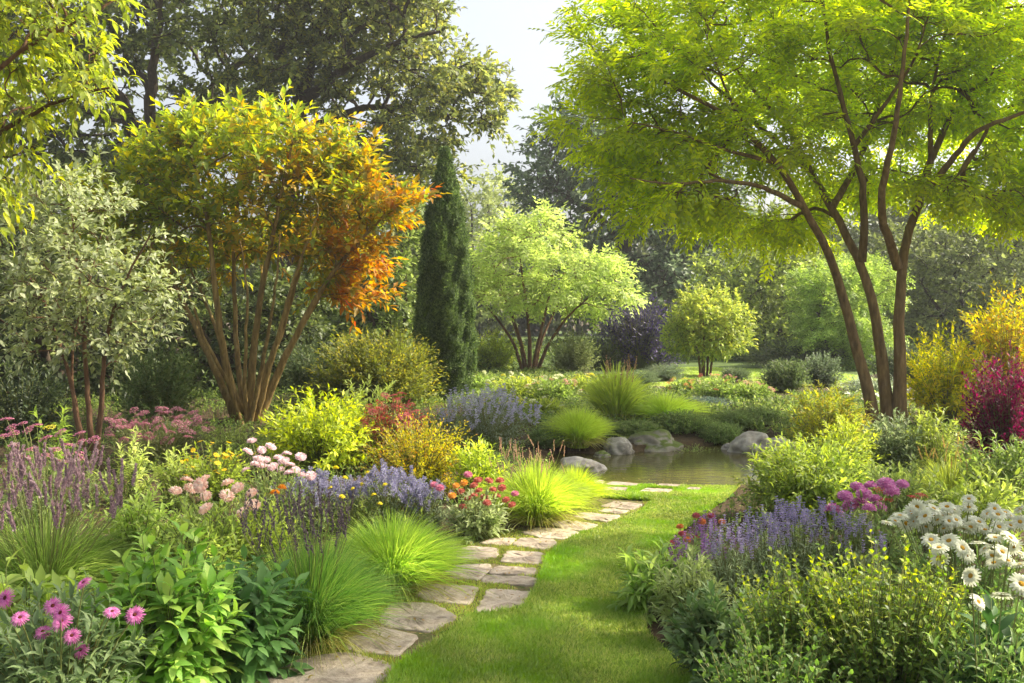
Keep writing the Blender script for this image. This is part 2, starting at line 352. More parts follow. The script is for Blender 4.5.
FS = [
 ([(270, 668), (345, 656), (394, 670), (360, 712), (240, 712)], 'largest nearest flagstone at the bottom edge of the picture'),
 ([(345, 642), (376, 629), (419, 640), (396, 660), (346, 654)], 'flagstone second from the front, partly under the front sedge'),
 ([(380, 622), (389, 607), (432, 607), (458, 620), (431, 635), (385, 630)], 'third flagstone from the front on the left of the path'),
 ([(416, 599), (429, 586), (478, 590), (470, 608), (427, 604)], 'flagstone just right of the second sedge clump'),
 ([(475, 616), (488, 592), (529, 595), (527, 612), (518, 617)], 'squarish flagstone set against the lawn edge'),
 ([(445, 575), (455, 568), (489, 566.5), (492, 571), (478, 583), (450, 581)], 'flagstone at the left tip of the second sedge, three rows back'),
 ([(496, 569), (538, 571), (537, 578.5), (488, 576.5)], 'upper of two narrow flagstones lying close together by the lawn'),
 ([(486, 578), (536, 580.5), (534, 589), (480, 586)], 'lower of two narrow flagstones lying close together by the lawn'),
 ([(500, 565), (508, 553.5), (544, 555), (542, 567)], 'rectangular flagstone at the inner bend of the path'),
 ([(447, 557), (470, 548.5), (499, 551), (496, 560), (455, 564)], 'pinkish flagstone at the outer bend beside bare soil'),
 ([(512, 547.5), (520, 540), (554, 542), (557, 546), (543, 553)], 'flagstone in the middle of the bend'),
 ([(478, 546), (496, 540.5), (517, 541), (510, 548.5)], 'small flagstone below the coral flowers'),
 ([(522, 535), (537, 530.5), (570, 532), (580, 536), (564, 542), (542, 540.5)], 'wide flagstone just after the bend below the lime grass'),
 ([(552, 526), (564, 522.5), (598, 527), (590, 533.5), (562, 531.5)], 'flagstone touching the foot of the lime grass'),
 ([(570, 519.5), (583, 514.5), (621, 518), (608, 524.5)], 'narrow flagstone fourth before the pond'),
 ([(600, 508.5), (616, 503.5), (643, 506.5), (632, 512)], 'pale flagstone third before the pond'),
 ([(598, 513.5), (606, 510.5), (630, 513), (618, 516.2)], 'thin flagstone sliver between two longer ones'),
 ([(594, 493.5), (604, 488.8), (630, 490), (627, 494.2)], 'left flagstone of the row near the water'),
 ([(602, 487.5), (612, 483.4), (645, 486.2), (634, 489.5)], 'flagstone closest to the pond edge'),
 ([(584, 485.5), (590, 481.5), (604, 483), (600, 487.5)], 'small flagstone tucked at the left end by the water'),
 ([(636, 494.8), (646, 490), (677, 491.5), (671, 496.2)], 'front right flagstone of the row near the water'),
 ([(652, 488.8), (660, 485.8), (684, 487), (678, 490.6)], 'back right flagstone of the row near the water'),
 ([(682, 493), (690, 489), (704, 490), (700, 493.5)], 'last small flagstone at the right by the water'),
 ([(715, 412), (730, 408.5), (758, 410), (750, 414.5)], 'pale flat slab on the far bank in front of the flower bed'),
 ([(750, 410), (760, 407.3), (786, 408), (780, 411)], 'pale flat slab on the far bank farther right'),
 ([(742, 433), (752, 429.5), (770, 431), (764, 435)], 'flat slab on the far bank beside the grey boulder'),
]
for pts, lab in FS: flagstone(pts, lab)

# ------------------------------------------------------------------ lawn and joint grass (stuff)
def turf(name, poly, n, h, wid, mat, label, zb=.018, ex=None, ymax=30, power=1.0, rng=RNG):
    mn, mx = poly.min(0), poly.max(0); mn[1] = max(mn[1], 3.9); mx[1] = min(mx[1], ymax)
    P = mn + rng.random((int(n), 2)) * (mx - mn); k = inside(P, poly); P = P[k]
    P = P[rng.random(len(P)) < (4.2 / P[:, 1]) ** power]
    if ex is not None: P = P[ex(P)]
    n = len(P); a = rng.random(n) * 6.28; hh = h * rng.uniform(.5, 1.15, n) * (1 + .35 * np.sin(P[:, 0] * 5 + 1.3 * np.sin(P[:, 1] * 3)) * np.sin(P[:, 1] * 4.1 + P[:, 0] * 2)) * (1 + .5 * np.exp(-pdist(P, poly) / .05) * (P[:, 1] < 7)) * np.clip(1.5 - P[:, 1] * .12, .35, 1)
    base = np.column_stack([P, np.full(n, zb)]); lean = np.column_stack([np.cos(a), np.sin(a), np.zeros(n)]) * (hh * rng.uniform(.1, .75, n))[:, None]
    wv = np.column_stack([-np.sin(a + .6), np.cos(a + .6), np.zeros(n)]) * (wid * rng.uniform(.7, 1.3, n) * (1 + .1 * (P[:, 1] - 4)))[:, None] * .5
    up = np.zeros((n, 3)); up[:, 2] = hh
    mid = base + lean * .3 + up * .55; tip = base + lean + up * .95
    V = np.stack([base - wv, base + wv, mid + wv * .8, mid - wv * .8, tip], 1).reshape(-1, 3); i = np.arange(n)[:, None] * 5
    me = mesh(name, [(V, np.concatenate([i + [0, 1, 2], i + [0, 2, 3], i + [3, 2, 4]]))], mat)
    return tag(ob(name, me), label, kind='stuff')
SPOLY = [poly_world(p) for p, _ in FS]
def off_stones(P):
    k = np.ones(len(P), bool)
    for s in SPOLY: k &= ~inside(P, s.mean(0) + (s - s.mean(0)) * .93)
    return k
m_grass = leafmat(['#4c7c28', '#66942e', '#84a638', '#a2ae4c', '#b4ac68'], trans=.42, patch=.35, alt='#7a9a34')
turf('lawn_grass', LAWN, 7.5e5, .044, .0078, m_grass, 'short mown grass of the lawn', ex=off_stones)
turf('joint_grass', PATH, 3.0e5, .024, .004, leafmat(['#6f8f2a', '#8fa63a', '#a79a55'], trans=.4), 'sparse grass and moss in the joints of the path', zb=.01,
     ex=lambda P: off_stones(P) & ((np.sin(P[:, 0] * 9) * np.cos(P[:, 1] * 7.3) + np.sin(P[:, 0] * 3.1 + P[:, 1] * 4)) > -.7))
turf('far_grass', FARLAWN, 1.6e5, .05, .012, leafmat(['#6f9a30', '#8fb040', '#a7b878'], trans=.4), 'grass of the small lawn beyond the pond', zb=.03, power=.2)

# ------------------------------------------------------------------ rocks
def rock(px, py, wpx, hpx, label, mat, depth=.8, seed=1, name='boulder', rot=0.0, low=.3):
    x, y = G(px, py); Wd = wpx / FPX * y; H = hpx / FPX * y * .8
    import bmesh
    from mathutils import noise, Vector
    bm = bmesh.new(); bmesh.ops.create_icosphere(bm, subdivisions=5, radius=1)
    for v in bm.verts:
        p = v.co.copy()
        q = p * 1.1 + Vector((seed * 3.7, seed, 0))
        d = noise.noise(q) * .34 + noise.noise(q * 2.3) * .15 + noise.noise(q * 6) * .045
        c = noise.voronoi(q * 1.3)[0]; d += (c[1] - c[0]) * .07
        p *= 1 + d
        p.x += .12 * noise.noise(q * .7 + Vector((9, 2, 1)))
        if p.z < -low: p.z = -low - (p.z + low) * .1
        v.co = Vector((p.x * Wd / 2, p.y * Wd / 2 * depth, (p.z) * H * .88))
    if rot: bmesh.ops.rotate(bm, verts=bm.verts, cent=(0, 0, 0), matrix=__import__('mathutils').Matrix.Rotation(rot, 3, 'Z'))
    me = bpy.data.meshes.new(name); bm.to_mesh(me); bm.free(); me.materials.append(mat)
    for p in me.polygons: p.use_smooth = True
    return tag(ob(name, me, None, (x, y + Wd * depth * .35, -.07 + H * .05)), label, 'rock', 'rocks around the pond')
m_rock = solid('grey_rock', ['#6a655e', '#948e84', '#b0aaa0', '#857f76', '#c4beb4'], rough=.85, scale=3.5, bump=.8, bscale=16)
m_rockm = solid('mossy_rock', ['#5f5a50', '#857f72', '#a09a8c'], rough=.9, scale=3.5, bump=.8, bscale=16, moss=('#5f6c30', .66))
rock(582, 465, 42, 17, 'low flat grey rock near the left end of the pond by the lime grass', m_rock, .7, 3)
rock(618, 448, 36, 20, 'pale pointed grey rock at the far edge of the pond', m_rock, .8, 5)
rock(621, 442, 38, 16, 'dark rough rock behind the pale pointed one', m_rockm, .8, 8)
rock(656, 445, 56, 24, 'large rounded rock with a cap of moss on the far bank', m_rockm, .8, 12)
rock(756, 447, 52, 24, 'grey boulder at the right end of the pond', m_rock, .8, 21)
rock(784, 448, 36, 20, 'smaller grey boulder half hidden by the yellow shrub right of the pond', m_rock, .8, 33)
rock(731, 444, 16, 8, 'small low stone in the water left of the grey boulder', m_rock, .8, 41, name='stone')
rock(698, 409, 18, 8, 'small round stone beside the far sedge', m_rock, .8, 44, name='stone')
rock(603, 451, 16, 7, 'small stone between the round sedge and the pale rock', m_rockm, .8, 47, name='stone')

# ------------------------------------------------------------------ trees
def bark(name, cols, moss=None): return solid(name, cols, rough=.85, scale=5, bump=.9, stretch=(4, 4, .8), bscale=14, moss=moss)
def resample(P, K):
    P = np.asarray(P, float); d = np.r_[0, np.cumsum(np.linalg.norm(np.diff(P, axis=0), axis=1))]; s = np.linspace(0, d[-1], K)
    for _ in range(1):
        Q = np.stack([np.interp(s, d, P[:, i]) for i in range(3)], -1)
    # smooth
    for _ in range(3): Q[1:-1] = .5 * Q[1:-1] + .25 * (Q[:-2] + Q[2:])
    return Q
def ell_targets(rng, ells, n, shell=.45, sep=.0):
    """ells: (centre(3), radii(3)) list"""
    vol = np.array([np.prod(r) ** (2 / 3) for _, r in ells]); pick = rng.choice(len(ells), n * 4, p=vol / vol.sum())
    C = np.array([c for c, _ in ells])[pick]; R = np.array([r for _, r in ells])[pick]
    u = unit(rng.normal(size=(n * 4, 3))) * (rng.random((n * 4, 1)) ** shell)
    P = C + u * R; keep = []
    if sep:
        K = np.zeros((0, 3))
        for p in P:
            if len(K) == 0 or np.min(np.sum((K - p) ** 2, 1)) > sep * sep: K = np.vstack([K, p])
            if len(K) >= n: break
        return K
    return P[:n]
def grow(rng, stems, targets, alpha=.35, K=7, tmin=.35, up=.25, sag=0.):
    nodes, dirs, plen, rad = [], [], [], []
    par = []
    for P, R in stems:
        seg = np.linalg.norm(np.diff(P, axis=0), axis=1); d = np.r_[0, np.cumsum(seg)]
        for i in range(len(P)):
            if d[i] < tmin * d[-1]: continue
            nodes.append(P[i]); dirs.append(P[min(i + 1, len(P) - 1)] - P[max(i - 1, 0)]); plen.append(d[i] * .5); rad.append(R[i]); par.append(-1)
    nst = len(nodes); N = np.array(nodes); D = unit(np.array(dirs)); L = np.array(plen); RD = list(rad)
    sd = np.array([np.min(np.linalg.norm(N - t, axis=1)) for t in targets]); order = np.argsort(sd)
    chains = []; cnt = np.zeros(nst + len(targets) * K)
    ci = np.full(nst + len(targets) * K, -1); par = list(par)
    for q in order:
        t = targets[q]; v = t - N; dist = np.linalg.norm(v, axis=1)
        back = np.clip(-(v * D).sum(1) / (dist + 1e-6) + .2, 0, 1)
        below = np.clip(-v[:, 2] / (dist + 1e-6), 0, 1)
        cost = dist * (1 + .9 * back + .8 * below) + alpha * L
        j = int(np.argmin(cost)); a = N[j]; dd = dist[j]
        b = a + D[j] * dd * .3 + (t - a) * .2 + np.array([0, 0, up * dd * .3]) + rng.normal(0, .03 * dd, 3)
        P = bez(a[None], b[None], t[None], K)[0]
        P[1:-1] += rng.normal(0, .012 * dd, (K - 2, 3))
        base = len(N); N = np.vstack([N, P[1:]]); dn = unit(np.vstack([np.diff(P, axis=0)])); D = np.vstack([D, dn]); s = np.cumsum(np.linalg.norm(np.diff(P, axis=0), axis=1)); L = np.r_[L, L[j] + s]
        par += [j] + list(range(base, base + K - 2)); chains.append((j, base, P, q))
    n = len(N); cnt = np.zeros(n)
    for j, base, P, q in chains: cnt[base + K - 2] += 1
    for i in range(n - 1, nst - 1, -1): cnt[par[i]] += cnt[i] if par[i] >= 0 else 0
    return chains, cnt, nst, N, D, RD
def tree(name, label, cat, Y, base, stems, crowns, n, bmat, lmat, leaf, wid=.5, tpl=LEAF4, k=6, slen=.35, L=8, r0=.1, rtip=.006, ang=.9, droop=.15, up=.5, flat=1.0,
         shell=.45, sep=.0, seed=1, jit=.3, t0=.1, alpha=.35, group=None, spread=1.0, tmin=.35, loc=None, stemname='trunk', extra=None, branch_rad=1.0):
    rng = np.random.default_rng(seed)
    bx, by = (base[0] - 512) / FPX * Y, Y; z0 = 0.0
    B = np.array([bx, by, z0]); ro = root(name, tuple(B), label, cat, group)
    E = [(W(cx, cy, Y + (dy or 0)) - B, np.array([rx / FPX * Y, ryd, ry / FPX * Y])) for cx, cy, rx, ry, ryd, dy in crowns]
    ST = []
    for i, st in enumerate(stems):
        P = np.array([W(a, b, Y + c) for a, b, c, *_ in st['p']]) - B
        if st.get('root', True): P[0] = [P[0][0], P[0][1], -.15]
        Q = resample(P, 22); r = st.get('r', r0) * (.84 if name == 'amber_tree' else 1); R = r * (1 - .78 * np.linspace(0, 1, 22) ** .9)
        if st.get('root', True): R *= 1 + .35 * np.exp(-np.linspace(0, 1, 22) * 14)
        Q[2:] += rng.normal(0, r * .10, Q[2:].shape)
        ST.append((Q, R)); V, F = tubes(Q[None], R[None], 10)
        ob(stemname, mesh(stemname, [(V, F)], bmat, True), ro)
    T = ell_targets(rng, E, n, shell, sep)
    if extra is not None: T = np.vstack([T, extra - B])
    chains, cnt, nst, N, D, RD = grow(rng, ST, T, alpha=alpha, tmin=tmin)
    P = np.array([c[2] for c in chains]); R = []
    for j, b, p, q in chains:
        rr = rtip * np.maximum(cnt[b:b + 6], 1) ** .5; r1 = rtip * max(cnt[b], 1) ** .5 * 1.05
        if j < nst: rr = np.minimum(rr, RD[j] * .8); r1 = min(r1, RD[j] * .85)
        R.append(np.r_[r1, rr] * branch_rad)
    V, F = tubes(P, np.array(R), 5)
    tips = np.array([c[2][-1] for c in chains]); tdir = unit(np.array([c[2][-1] - c[2][-3] for c in chains]))
    cen = np.mean([e[0] for e in E], 0); outd = unit(tips - cen)
    S = len(tips) * k
    base_ = np.repeat(tips, k, 0) - np.repeat(tdir, k, 0) * slen * .5 * rng.random((S, 1)); dd = np.repeat(unit(tdir * .6 + outd * .7 + [0, 0, up]), k, 0) + rng.normal(0, .75 * spread, (S, 3)) * [1, 1, flat]
    dd = unit(dd); sl = slen * rng.uniform(.5, 1.25, (S, 1)); tip = base_ + dd * sl; mid = base_ + dd * sl * .5 + np.array([0, 0, 1]) * sl * .12
    tip[:, 2] -= droop * sl[:, 0] * .5
    TV = tubes(bez(base_, mid, tip, 3), np.tile(rtip * np.array([.55, .4, .2]), (S, 1)), 3)
    ob('branches', mesh('branches', [(V, F), TV], bmat, True), ro)
    LV, LF = leafy(rng, base_, mid, tip, L, leaf, wid, tpl, t0, ang, droop, jit, pairs=True)
    ob('crown', mesh('crown', [(LV, LF)], lmat), ro)
    return ro

b_brown = bark('bark_brown', ['#4a3526', '#6b4f38', '#7e6248'])
b_amber = bark('bark_amber', ['#54442c', '#86703f', '#aa925c'], moss=('#7a7a58', .62))
b_dark = bark('bark_dark', ['#2c251d', '#463b2e', '#574b3c'])
b_right = bark('bark_olive', ['#54442c', '#786240', '#967e56'])

# amber multi-stemmed tree
st = []
for pts, r in [
 ([(240, 425, 0), (232, 405, .05), (214, 369, .2), (197, 329, .3), (180, 294, .4), (150, 250, .5), (120, 215, .6)], .075),
 ([(242, 425, 0), (237, 405, -.1), (224, 359, -.2), (217, 304, -.3), (212, 254, -.3), (205, 205, -.35), (190, 150, -.4)], .085),
 ([(244, 425, .1), (240, 390, .2), (236, 339, .35), (234, 289, .45), (233, 239, .5), (240, 190, .6), (245, 140, .7)], .06),
 ([(247, 425, 0), (249, 400, -.1), (254, 349, -.2), (259, 299, -.3), (269, 254, -.4), (280, 200, -.5), (292, 145, -.6)], .08),
 ([(250, 425, .1), (256, 400, .2), (267, 369, .3), (284, 324, .4), (296, 280, .5), (310, 235, .6), (330, 180, .6)], .075),
 ([(254, 425, 0), (264, 404, 0), (284, 359, -.1), (304, 319, -.2), (320, 292, -.2), (350, 250, -.3), (385, 215, -.3)], .08),
 ([(251, 425, -.1), (262, 395, -.3), (275, 350, -.5), (288, 300, -.6), (300, 260, -.8), (318, 215, -.9)], .06),
 ([(243, 425, .15), (228, 385, .4), (222, 345, .6), (208, 305, .8), (188, 265, .9), (165, 225, 1.0)], .05),
 ([(248, 425, .2), (252, 380, .5), (256, 330, .8), (262, 280, 1.0), (262, 230, 1.1)], .045),
 ([(247, 425, -.2), (258, 385, -.45), (268, 335, -.7), (276, 285, -.9), (280, 235, -1.0)], .05),
 ([(245, 425, -.15), (230, 385, -.3), (204, 340, -.5), (192, 300, -.6), (170, 255, -.7)], .045),
 ([(251, 425, .15), (270, 385, .4), (298, 335, .6), (318, 300, .7), (345, 255, .8)], .045),
 ([(250, 425, -.15), (244, 390, -.4), (246, 340, -.6), (248, 290, -.8), (240, 240, -1.0)], .045)]:
    st.append({'p': pts, 'r': r})
tree('amber_tree', 'multi-stemmed tree turning amber and orange, with many tan stems from one base', 'tree', 13.8, (246, 425), st,
     [(252, 160, 112, 46, 1.0, 0), (145, 205, 78, 34, .8, 0), (355, 210, 64, 32, .8, 0), (215, 215, 80, 26, 1.0, 0), (335, 250, 56, 26, .8, .2), (350, 288, 38, 24, .6, .3), (325, 170, 55, 32, .7, 0), (185, 165, 66, 30, .7, 0), (110, 240, 40, 26, .6, 0), (260, 240, 60, 20, .8, .6), (165, 270, 36, 26, .6, .3), (225, 255, 60, 22, .9, .7)],
     310, b_amber, leafmat(['#4f761e', '#688a22', '#869a28', '#a6a62e', '#b8a036'], trans=.55, patch=.25, grad=(-1.0, 4.4, 2.2, 1.4, ['#c8a028', '#b8722a', '#a8502a', '#c09030'])),
     .17, .44, k=6, slen=.46, L=9, r0=.08, rtip=.006, up=.6, flat=.6, droop=.1, seed=4, sep=.24, jit=.25, tmin=.45, stemname='stem')

# silver-leaved small tree
st = [{'p': p, 'r': r} for p, r in [
 ([(88, 462, 0), (78, 420, .0), (70, 375, .1), (55, 330, .2), (35, 280, .2), (20, 240, .3)], .032),
 ([(92, 462, 0), (90, 420, .1), (86, 370, .1), (82, 310, .1), (75, 250, .1), (70, 200, .1)], .036),
 ([(95, 462, .05), (102, 400, 0), (103, 360, -.1), (112, 310, -.2), (130, 270, -.2), (150, 235, -.3)], .036),
 ([(87, 462, .1), (72, 400, .3), (72, 340, .3), (90, 280, .4), (105, 220, .4)], .022)]]
tree('silver_tree', 'small slender tree with silvery green leaves at the left', 'tree', 10.4, (90, 462), st,
     [(80, 265, 82, 62, .8, 0), (70, 210, 62, 40, .6, 0), (135, 300, 48, 46, .5, 0), (25, 290, 55, 60, .6, 0), (90, 335, 70, 35, .5, 0)],
     115, b_brown, leafmat(['#627c48', '#7d9260', '#a8b290', '#9ca25c', '#7e8c44'], trans=.35, patch=.25), .10, .5, k=6, slen=.34, L=9, r0=.035, rtip=.004, up=.45, droop=.1, seed=9, sep=.17, jit=.35, stemname='stem')

# overhanging yellow-green tree, upper left
tree('overhanging_tree', 'yellow-green leaves of a tree overhanging the upper left corner', 'tree', 7.6, (-150, 520),
     [{'p': [(-150, 520, 0), (-140, 380, 0), (-120, 250, 0), (-90, 120, 0), (-60, 0, 0), (-40, -120, 0)], 'r': .12}, {'p': [(-130, 300, 0), (-70, 200, .1), (0, 130, .1), (70, 95, .1), (110, 88, .1)], 'r': .04, 'root': False},
      {'p': [(-110, 200, 0), (-50, 110, -.3), (20, 50, -.4), (80, 20, -.4)], 'r': .04, 'root': False}],
     [(30, 40, 74, 48, .7, 0), (-70, 60, 100, 110, 1.0, 0), (70, 88, 36, 22, .4, 0), (0, 120, 42, 50, .5, 0), (-20, 180, 40, 40, .4, 0), (50, -60, 110, 60, .8, 0)],
     230, b_brown, leafmat(['#5f7c22', '#7a9128', '#9aa530', '#bab23c'], trans=.5, patch=.3), .10, .42, tpl=LEAF7, k=6, slen=.3, L=8, r0=.1, rtip=.004, up=.05, droop=.45, seed=21, sep=.16, jit=.3)

# big spreading tree, right
RT = 13.0
st = [
 {'p': [(876, 440, 0), (873, 405, 0), (852, 335, .0), (832, 256, -.2), (805, 208, -.4), (777, 163, -.6), (741, 122, -.8), (696, 97, -.9), (650, 75, -1.0)], 'r': .085},
 {'p': [(890, 440, .1), (888, 400, .1), (873, 295, .1), (859, 258, .1), (832, 208, .3), (812, 175, .5), (790, 131, .7), (777, 90, .9), (758, 50, 1.1)], 'r': .09},
 {'p': [(862, 262, .1), (866, 208, .0), (856, 150, -.2), (842, 100, -.4), (828, 45, -.5), (820, -20, -.6)], 'r': .06, 'root': False},
 {'p': [(900, 440, .05), (899, 400, 0), (900, 320, 0), (898, 265, 0), (916, 205, .1), (931, 159, .2), (957, 95, .4), (1000, 50, .6), (1040, 20, .8)], 'r': .09},
 {'p': [(898, 268, 0), (878, 208, -.4), (888, 160, -.7), (898, 110, -1.0), (905, 50, -1.2), (910, -10, -1.3)], 'r': .065, 'root': False},
 {'p': [(924, 195, .1), (950, 162, -.3), (975, 130, -.8), (1030, 110, -1.2), (1090, 90, -1.4)], 'r': .05, 'root': False},
 {'p': [(805, 208, -.4), (760, 185, -.8), (715, 180, -1.1), (670, 185, -1.3), (630, 178, -1.4)], 'r': .04, 'root': False},
 {'p': [(832, 208, .3), (860, 160, .8), (880, 100, 1.3), (900, 40, 1.6)], 'r': .05, 'root': False},
 {'p': [(812, 175, .5), (770, 135, .2), (725, 95, -.2), (680, 55, -.5), (650, 20, -.7)], 'r': .04, 'root': False}, {'p': [(741, 122, -.8), (722, 80, -1.0), (705, 30, -1.1)], 'r': .025, 'root': False},
 {'p': [(931, 159, .2), (930, 100, 0), (945, 30, -.2)], 'r': .04, 'root': False}, {'p': [(777, 163, -.6), (725, 150, -.7), (670, 130, -.9), (620, 120, -1)], 'r': .03, 'root': False},
 {'p': [(855, 145, -.2), (885, 105, -.6), (915, 60, -.9), (930, 10, -1)], 'r': .035, 'root': False}, {'p': [(790, 131, .7), (740, 75, 1.0), (700, 20, 1.2)], 'r': .035, 'root': False}]
tree('spreading_tree', 'large spreading tree with bright green feathery leaves on the right', 'tree', RT, (888, 440), st,
     [(830, 40, 210, 60, 1.5, 0), (660, 80, 80, 52, 1.1, -.5), (635, 140, 62, 40, .8, -.6), (745, 140, 110, 34, 1.2, 0), (690, 195, 82, 24, .9, -.4), (990, 60, 130, 70, 1.5, 0), (995, 185, 95, 36, 1.3, 0),
      (880, -20, 230, 50, 1.7, 0), (870, 185, 90, 24, 1.2, 1.6), (770, 218, 80, 14, 1.0, 1.6), (930, 110, 110, 40, 1.3, .8), (1070, 130, 70, 80, 1.2, 0), (640, 20, 60, 40, .9, 0), (850, 105, 90, 46, 1.0, 1.8), (790, 80, 60, 40, 1.0, 1.6)],
     430, b_right, leafmat(['#748f1e', '#92a626', '#b2ba2e', '#ccc83c'], trans=.74, patch=.25), .29, .3, tpl=PIN4, k=6, slen=.6, L=6, r0=.13, rtip=.0075, up=.15, flat=.22, droop=.15, seed=33, sep=.3, jit=.25, shell=.5, tmin=.5)

tree('added_shade_tree', 'unseen thin-crowned tree added beyond the right edge to dapple the near lawn with shade', 'tree', 6.4, (1560, 560),  # tree added out of view; its thin crown casts dappled shade on the lawn
     [{'p': [(1560, 560, 0), (1550, 300, 0), (1540, 0, 0), (1530, -250, 0)], 'r': .08}, {'p': [(1550, 200, 0), (1450, 0, -.3), (1400, -200, -.5)], 'r': .05, 'root': False}],
     [(1400, -200, 250, 130, 1.9, 0), (1340, -40, 150, 80, 1.3, .2), (1250, -330, 150, 100, 1.5, 0)], 80, b_right, leafmat(['#5f901c', '#7aa822', '#9abc28'], trans=.5), .3, .3, tpl=PIN4, k=9, slen=.36, L=7, r0=.1, up=.15, flat=.5, seed=34, sep=.62)

# light green umbrella tree, centre
st = [{'p': p, 'r': r} for p, r in [
 ([(525, 374, 0), (515, 345, 0), (500, 322, 0), (482, 300, -.1), (468, 285, -.2)], .05),
 ([(528, 374, 0), (522, 345, .1), (512, 315, .2), (500, 285, .3), (490, 255, .4)], .055),
 ([(530, 374, 0), (530, 345, -.1), (527, 310, -.2), (522, 275, -.3), (518, 240, -.4)], .06),
 ([(532, 374, 0), (537, 345, .1), (545, 315, .2), (552, 280, .3), (560, 245, .4)], .055),
 ([(534, 374, 0), (545, 350, -.1), (562, 322, -.2), (585, 300, -.3), (610, 285, -.3)], .055),
 ([(533, 374, .1), (541, 340, .4), (560, 300, .8), (580, 265, 1.0)], .045),
 ([(527, 374, .1), (519, 340, .4), (505, 300, .8)], .04)]]
tree('pale_green_tree', 'light green umbrella-shaped tree on several stems in the middle, right of the dark cypress', 'tree', 24.5, (530, 374), st,
     [(528, 258, 58, 30, 1.6, 0), (490, 285, 30, 18, 1.2, 0), (585, 285, 48, 24, 1.3, 0), (530, 235, 42, 20, 1.1, 0), (610, 300, 28, 16, .8, 0), (478, 268, 22, 24, .7, 0), (545, 290, 60, 20, 1.4, 0)],
     135, b_brown, leafmat(['#6a9040', '#82a44a', '#9cb658', '#b4c66c'], trans=.5, patch=.3), .3, .3, tpl=PIN3, k=8, slen=.6, L=6, r0=.05, rtip=.008, up=.3, flat=.25, droop=.25, seed=41, sep=.5, stemname='stem', jit=.25)

# small round-headed tree
tree('round_headed_tree', 'small round-headed yellow-green tree beyond the pond', 'tree', 23.5, (706, 378),
     [{'p': [(704 + d, 378, 0), (704 + d * 1.6, 360, dd), (704 + d * 3.2, 335, dd * 2), (704 + d * 5, 310, dd * 3)], 'r': .035} for d, dd in ((-3, .05), (0, -.08), (2.5, .1), (5, 0), (-1, .15))],
     [(706, 322, 40, 33, .95, 0), (706, 335, 43, 20, .9, 0)], 190, b_brown, leafmat(['#66802c', '#809636', '#a0aa44', '#bcb655'], trans=.45, patch=.2), .13, .45, k=6, slen=.28, L=9, r0=.035, rtip=.005, up=.3, droop=.1, seed=43, sep=.17, jit=.35, shell=.3, stemname='stem')

# ------------------------------------------------------------------ background trees
oak_leaf = leafmat(['#40562c', '#546a36', '#6c7c40', '#8a8e4a'], trans=.5, patch=.3)
tree('oak_tree', 'large dark oak forking into heavy limbs behind the amber tree, at the upper left', 'tree', 30, (165, 385),
     [{'p': [(168, 385, 0), (166, 300, 0), (160, 200, 0), (150, 160, 0), (125, 110, 0), (95, 60, 0), (60, 10, 0)], 'r': .48}, {'p': [(160, 195, 0), (185, 130, .5), (215, 85, 1), (255, 50, 1), (290, 10, 1)], 'r': .3, 'root': False},
      {'p': [(158, 180, 0), (150, 110, -1), (155, 50, -1.5), (165, -20, -2)], 'r': .25, 'root': False}, {'p': [(175, 150, 0), (215, 100, -1), (270, 85, -1.5)], 'r': .15, 'root': False}],
     [(100, 60, 90, 60, 3, 0), (200, 30, 110, 55, 3, 0), (110, 160, 70, 55, 2.5, 1), (215, 110, 60, 45, 2.2, 1), (40, 180, 60, 80, 2.5, 1), (150, -40, 160, 60, 3.5, 0), (20, 60, 90, 80, 3, 0)],
     330, b_dark, oak_leaf, 0.24, .6, k=8, slen=.95, L=12, r0=.4, rtip=.018, up=.25, droop=.1, seed=51, sep=.55, jit=.5, flat=.7)
tree('oak_tree', 'tall dark oak with a wide crown lit gold on its right side, behind the cypress', 'tree', 27, (290, 395),
     [{'p': [(285, 395, 0), (288, 300, 0), (290, 200, 0), (297, 120, 0), (312, 60, 0), (325, 0, 0), (335, -60, 0)], 'r': .36}, {'p': [(294, 140, 0), (330, 118, .5), (375, 105, .8), (425, 112, 1), (470, 125, 1.2)], 'r': .16, 'root': False},
      {'p': [(300, 105, 0), (340, 70, -1), (390, 45, -1.4), (440, 30, -1.5)], 'r': .17, 'root': False}, {'p': [(291, 170, 0), (330, 165, 1), (380, 178, 1.4), (420, 195, 1.5)], 'r': .12, 'root': False}, {'p': [(305, 90, 0), (270, 45, 1), (240, 0, 1)], 'r': .18, 'root': False}],
     [(350, 35, 100, 60, 3, 0), (430, 85, 72, 42, 2.2, 0), (475, 95, 42, 34, 1.5, 0), (400, 130, 80, 32, 2, 0), (330, -30, 130, 60, 3.2, 0), (290, 80, 60, 60, 2.5, 0), (365, 175, 75, 32, 2, .6), (425, 165, 34, 24, 1.5, 0), (400, 0, 62, 45, 2.5, 0), (340, 220, 60, 30, 1.8, .8)],
     400, b_dark, leafmat(['#46582e', '#5e7038', '#7e8642', '#a69e4c'], trans=.5, patch=.3), .2, .6, k=9, slen=.8, L=12, r0=.3, rtip=.015, up=.2, droop=.12, seed=52, sep=.5, jit=.5, flat=.7)
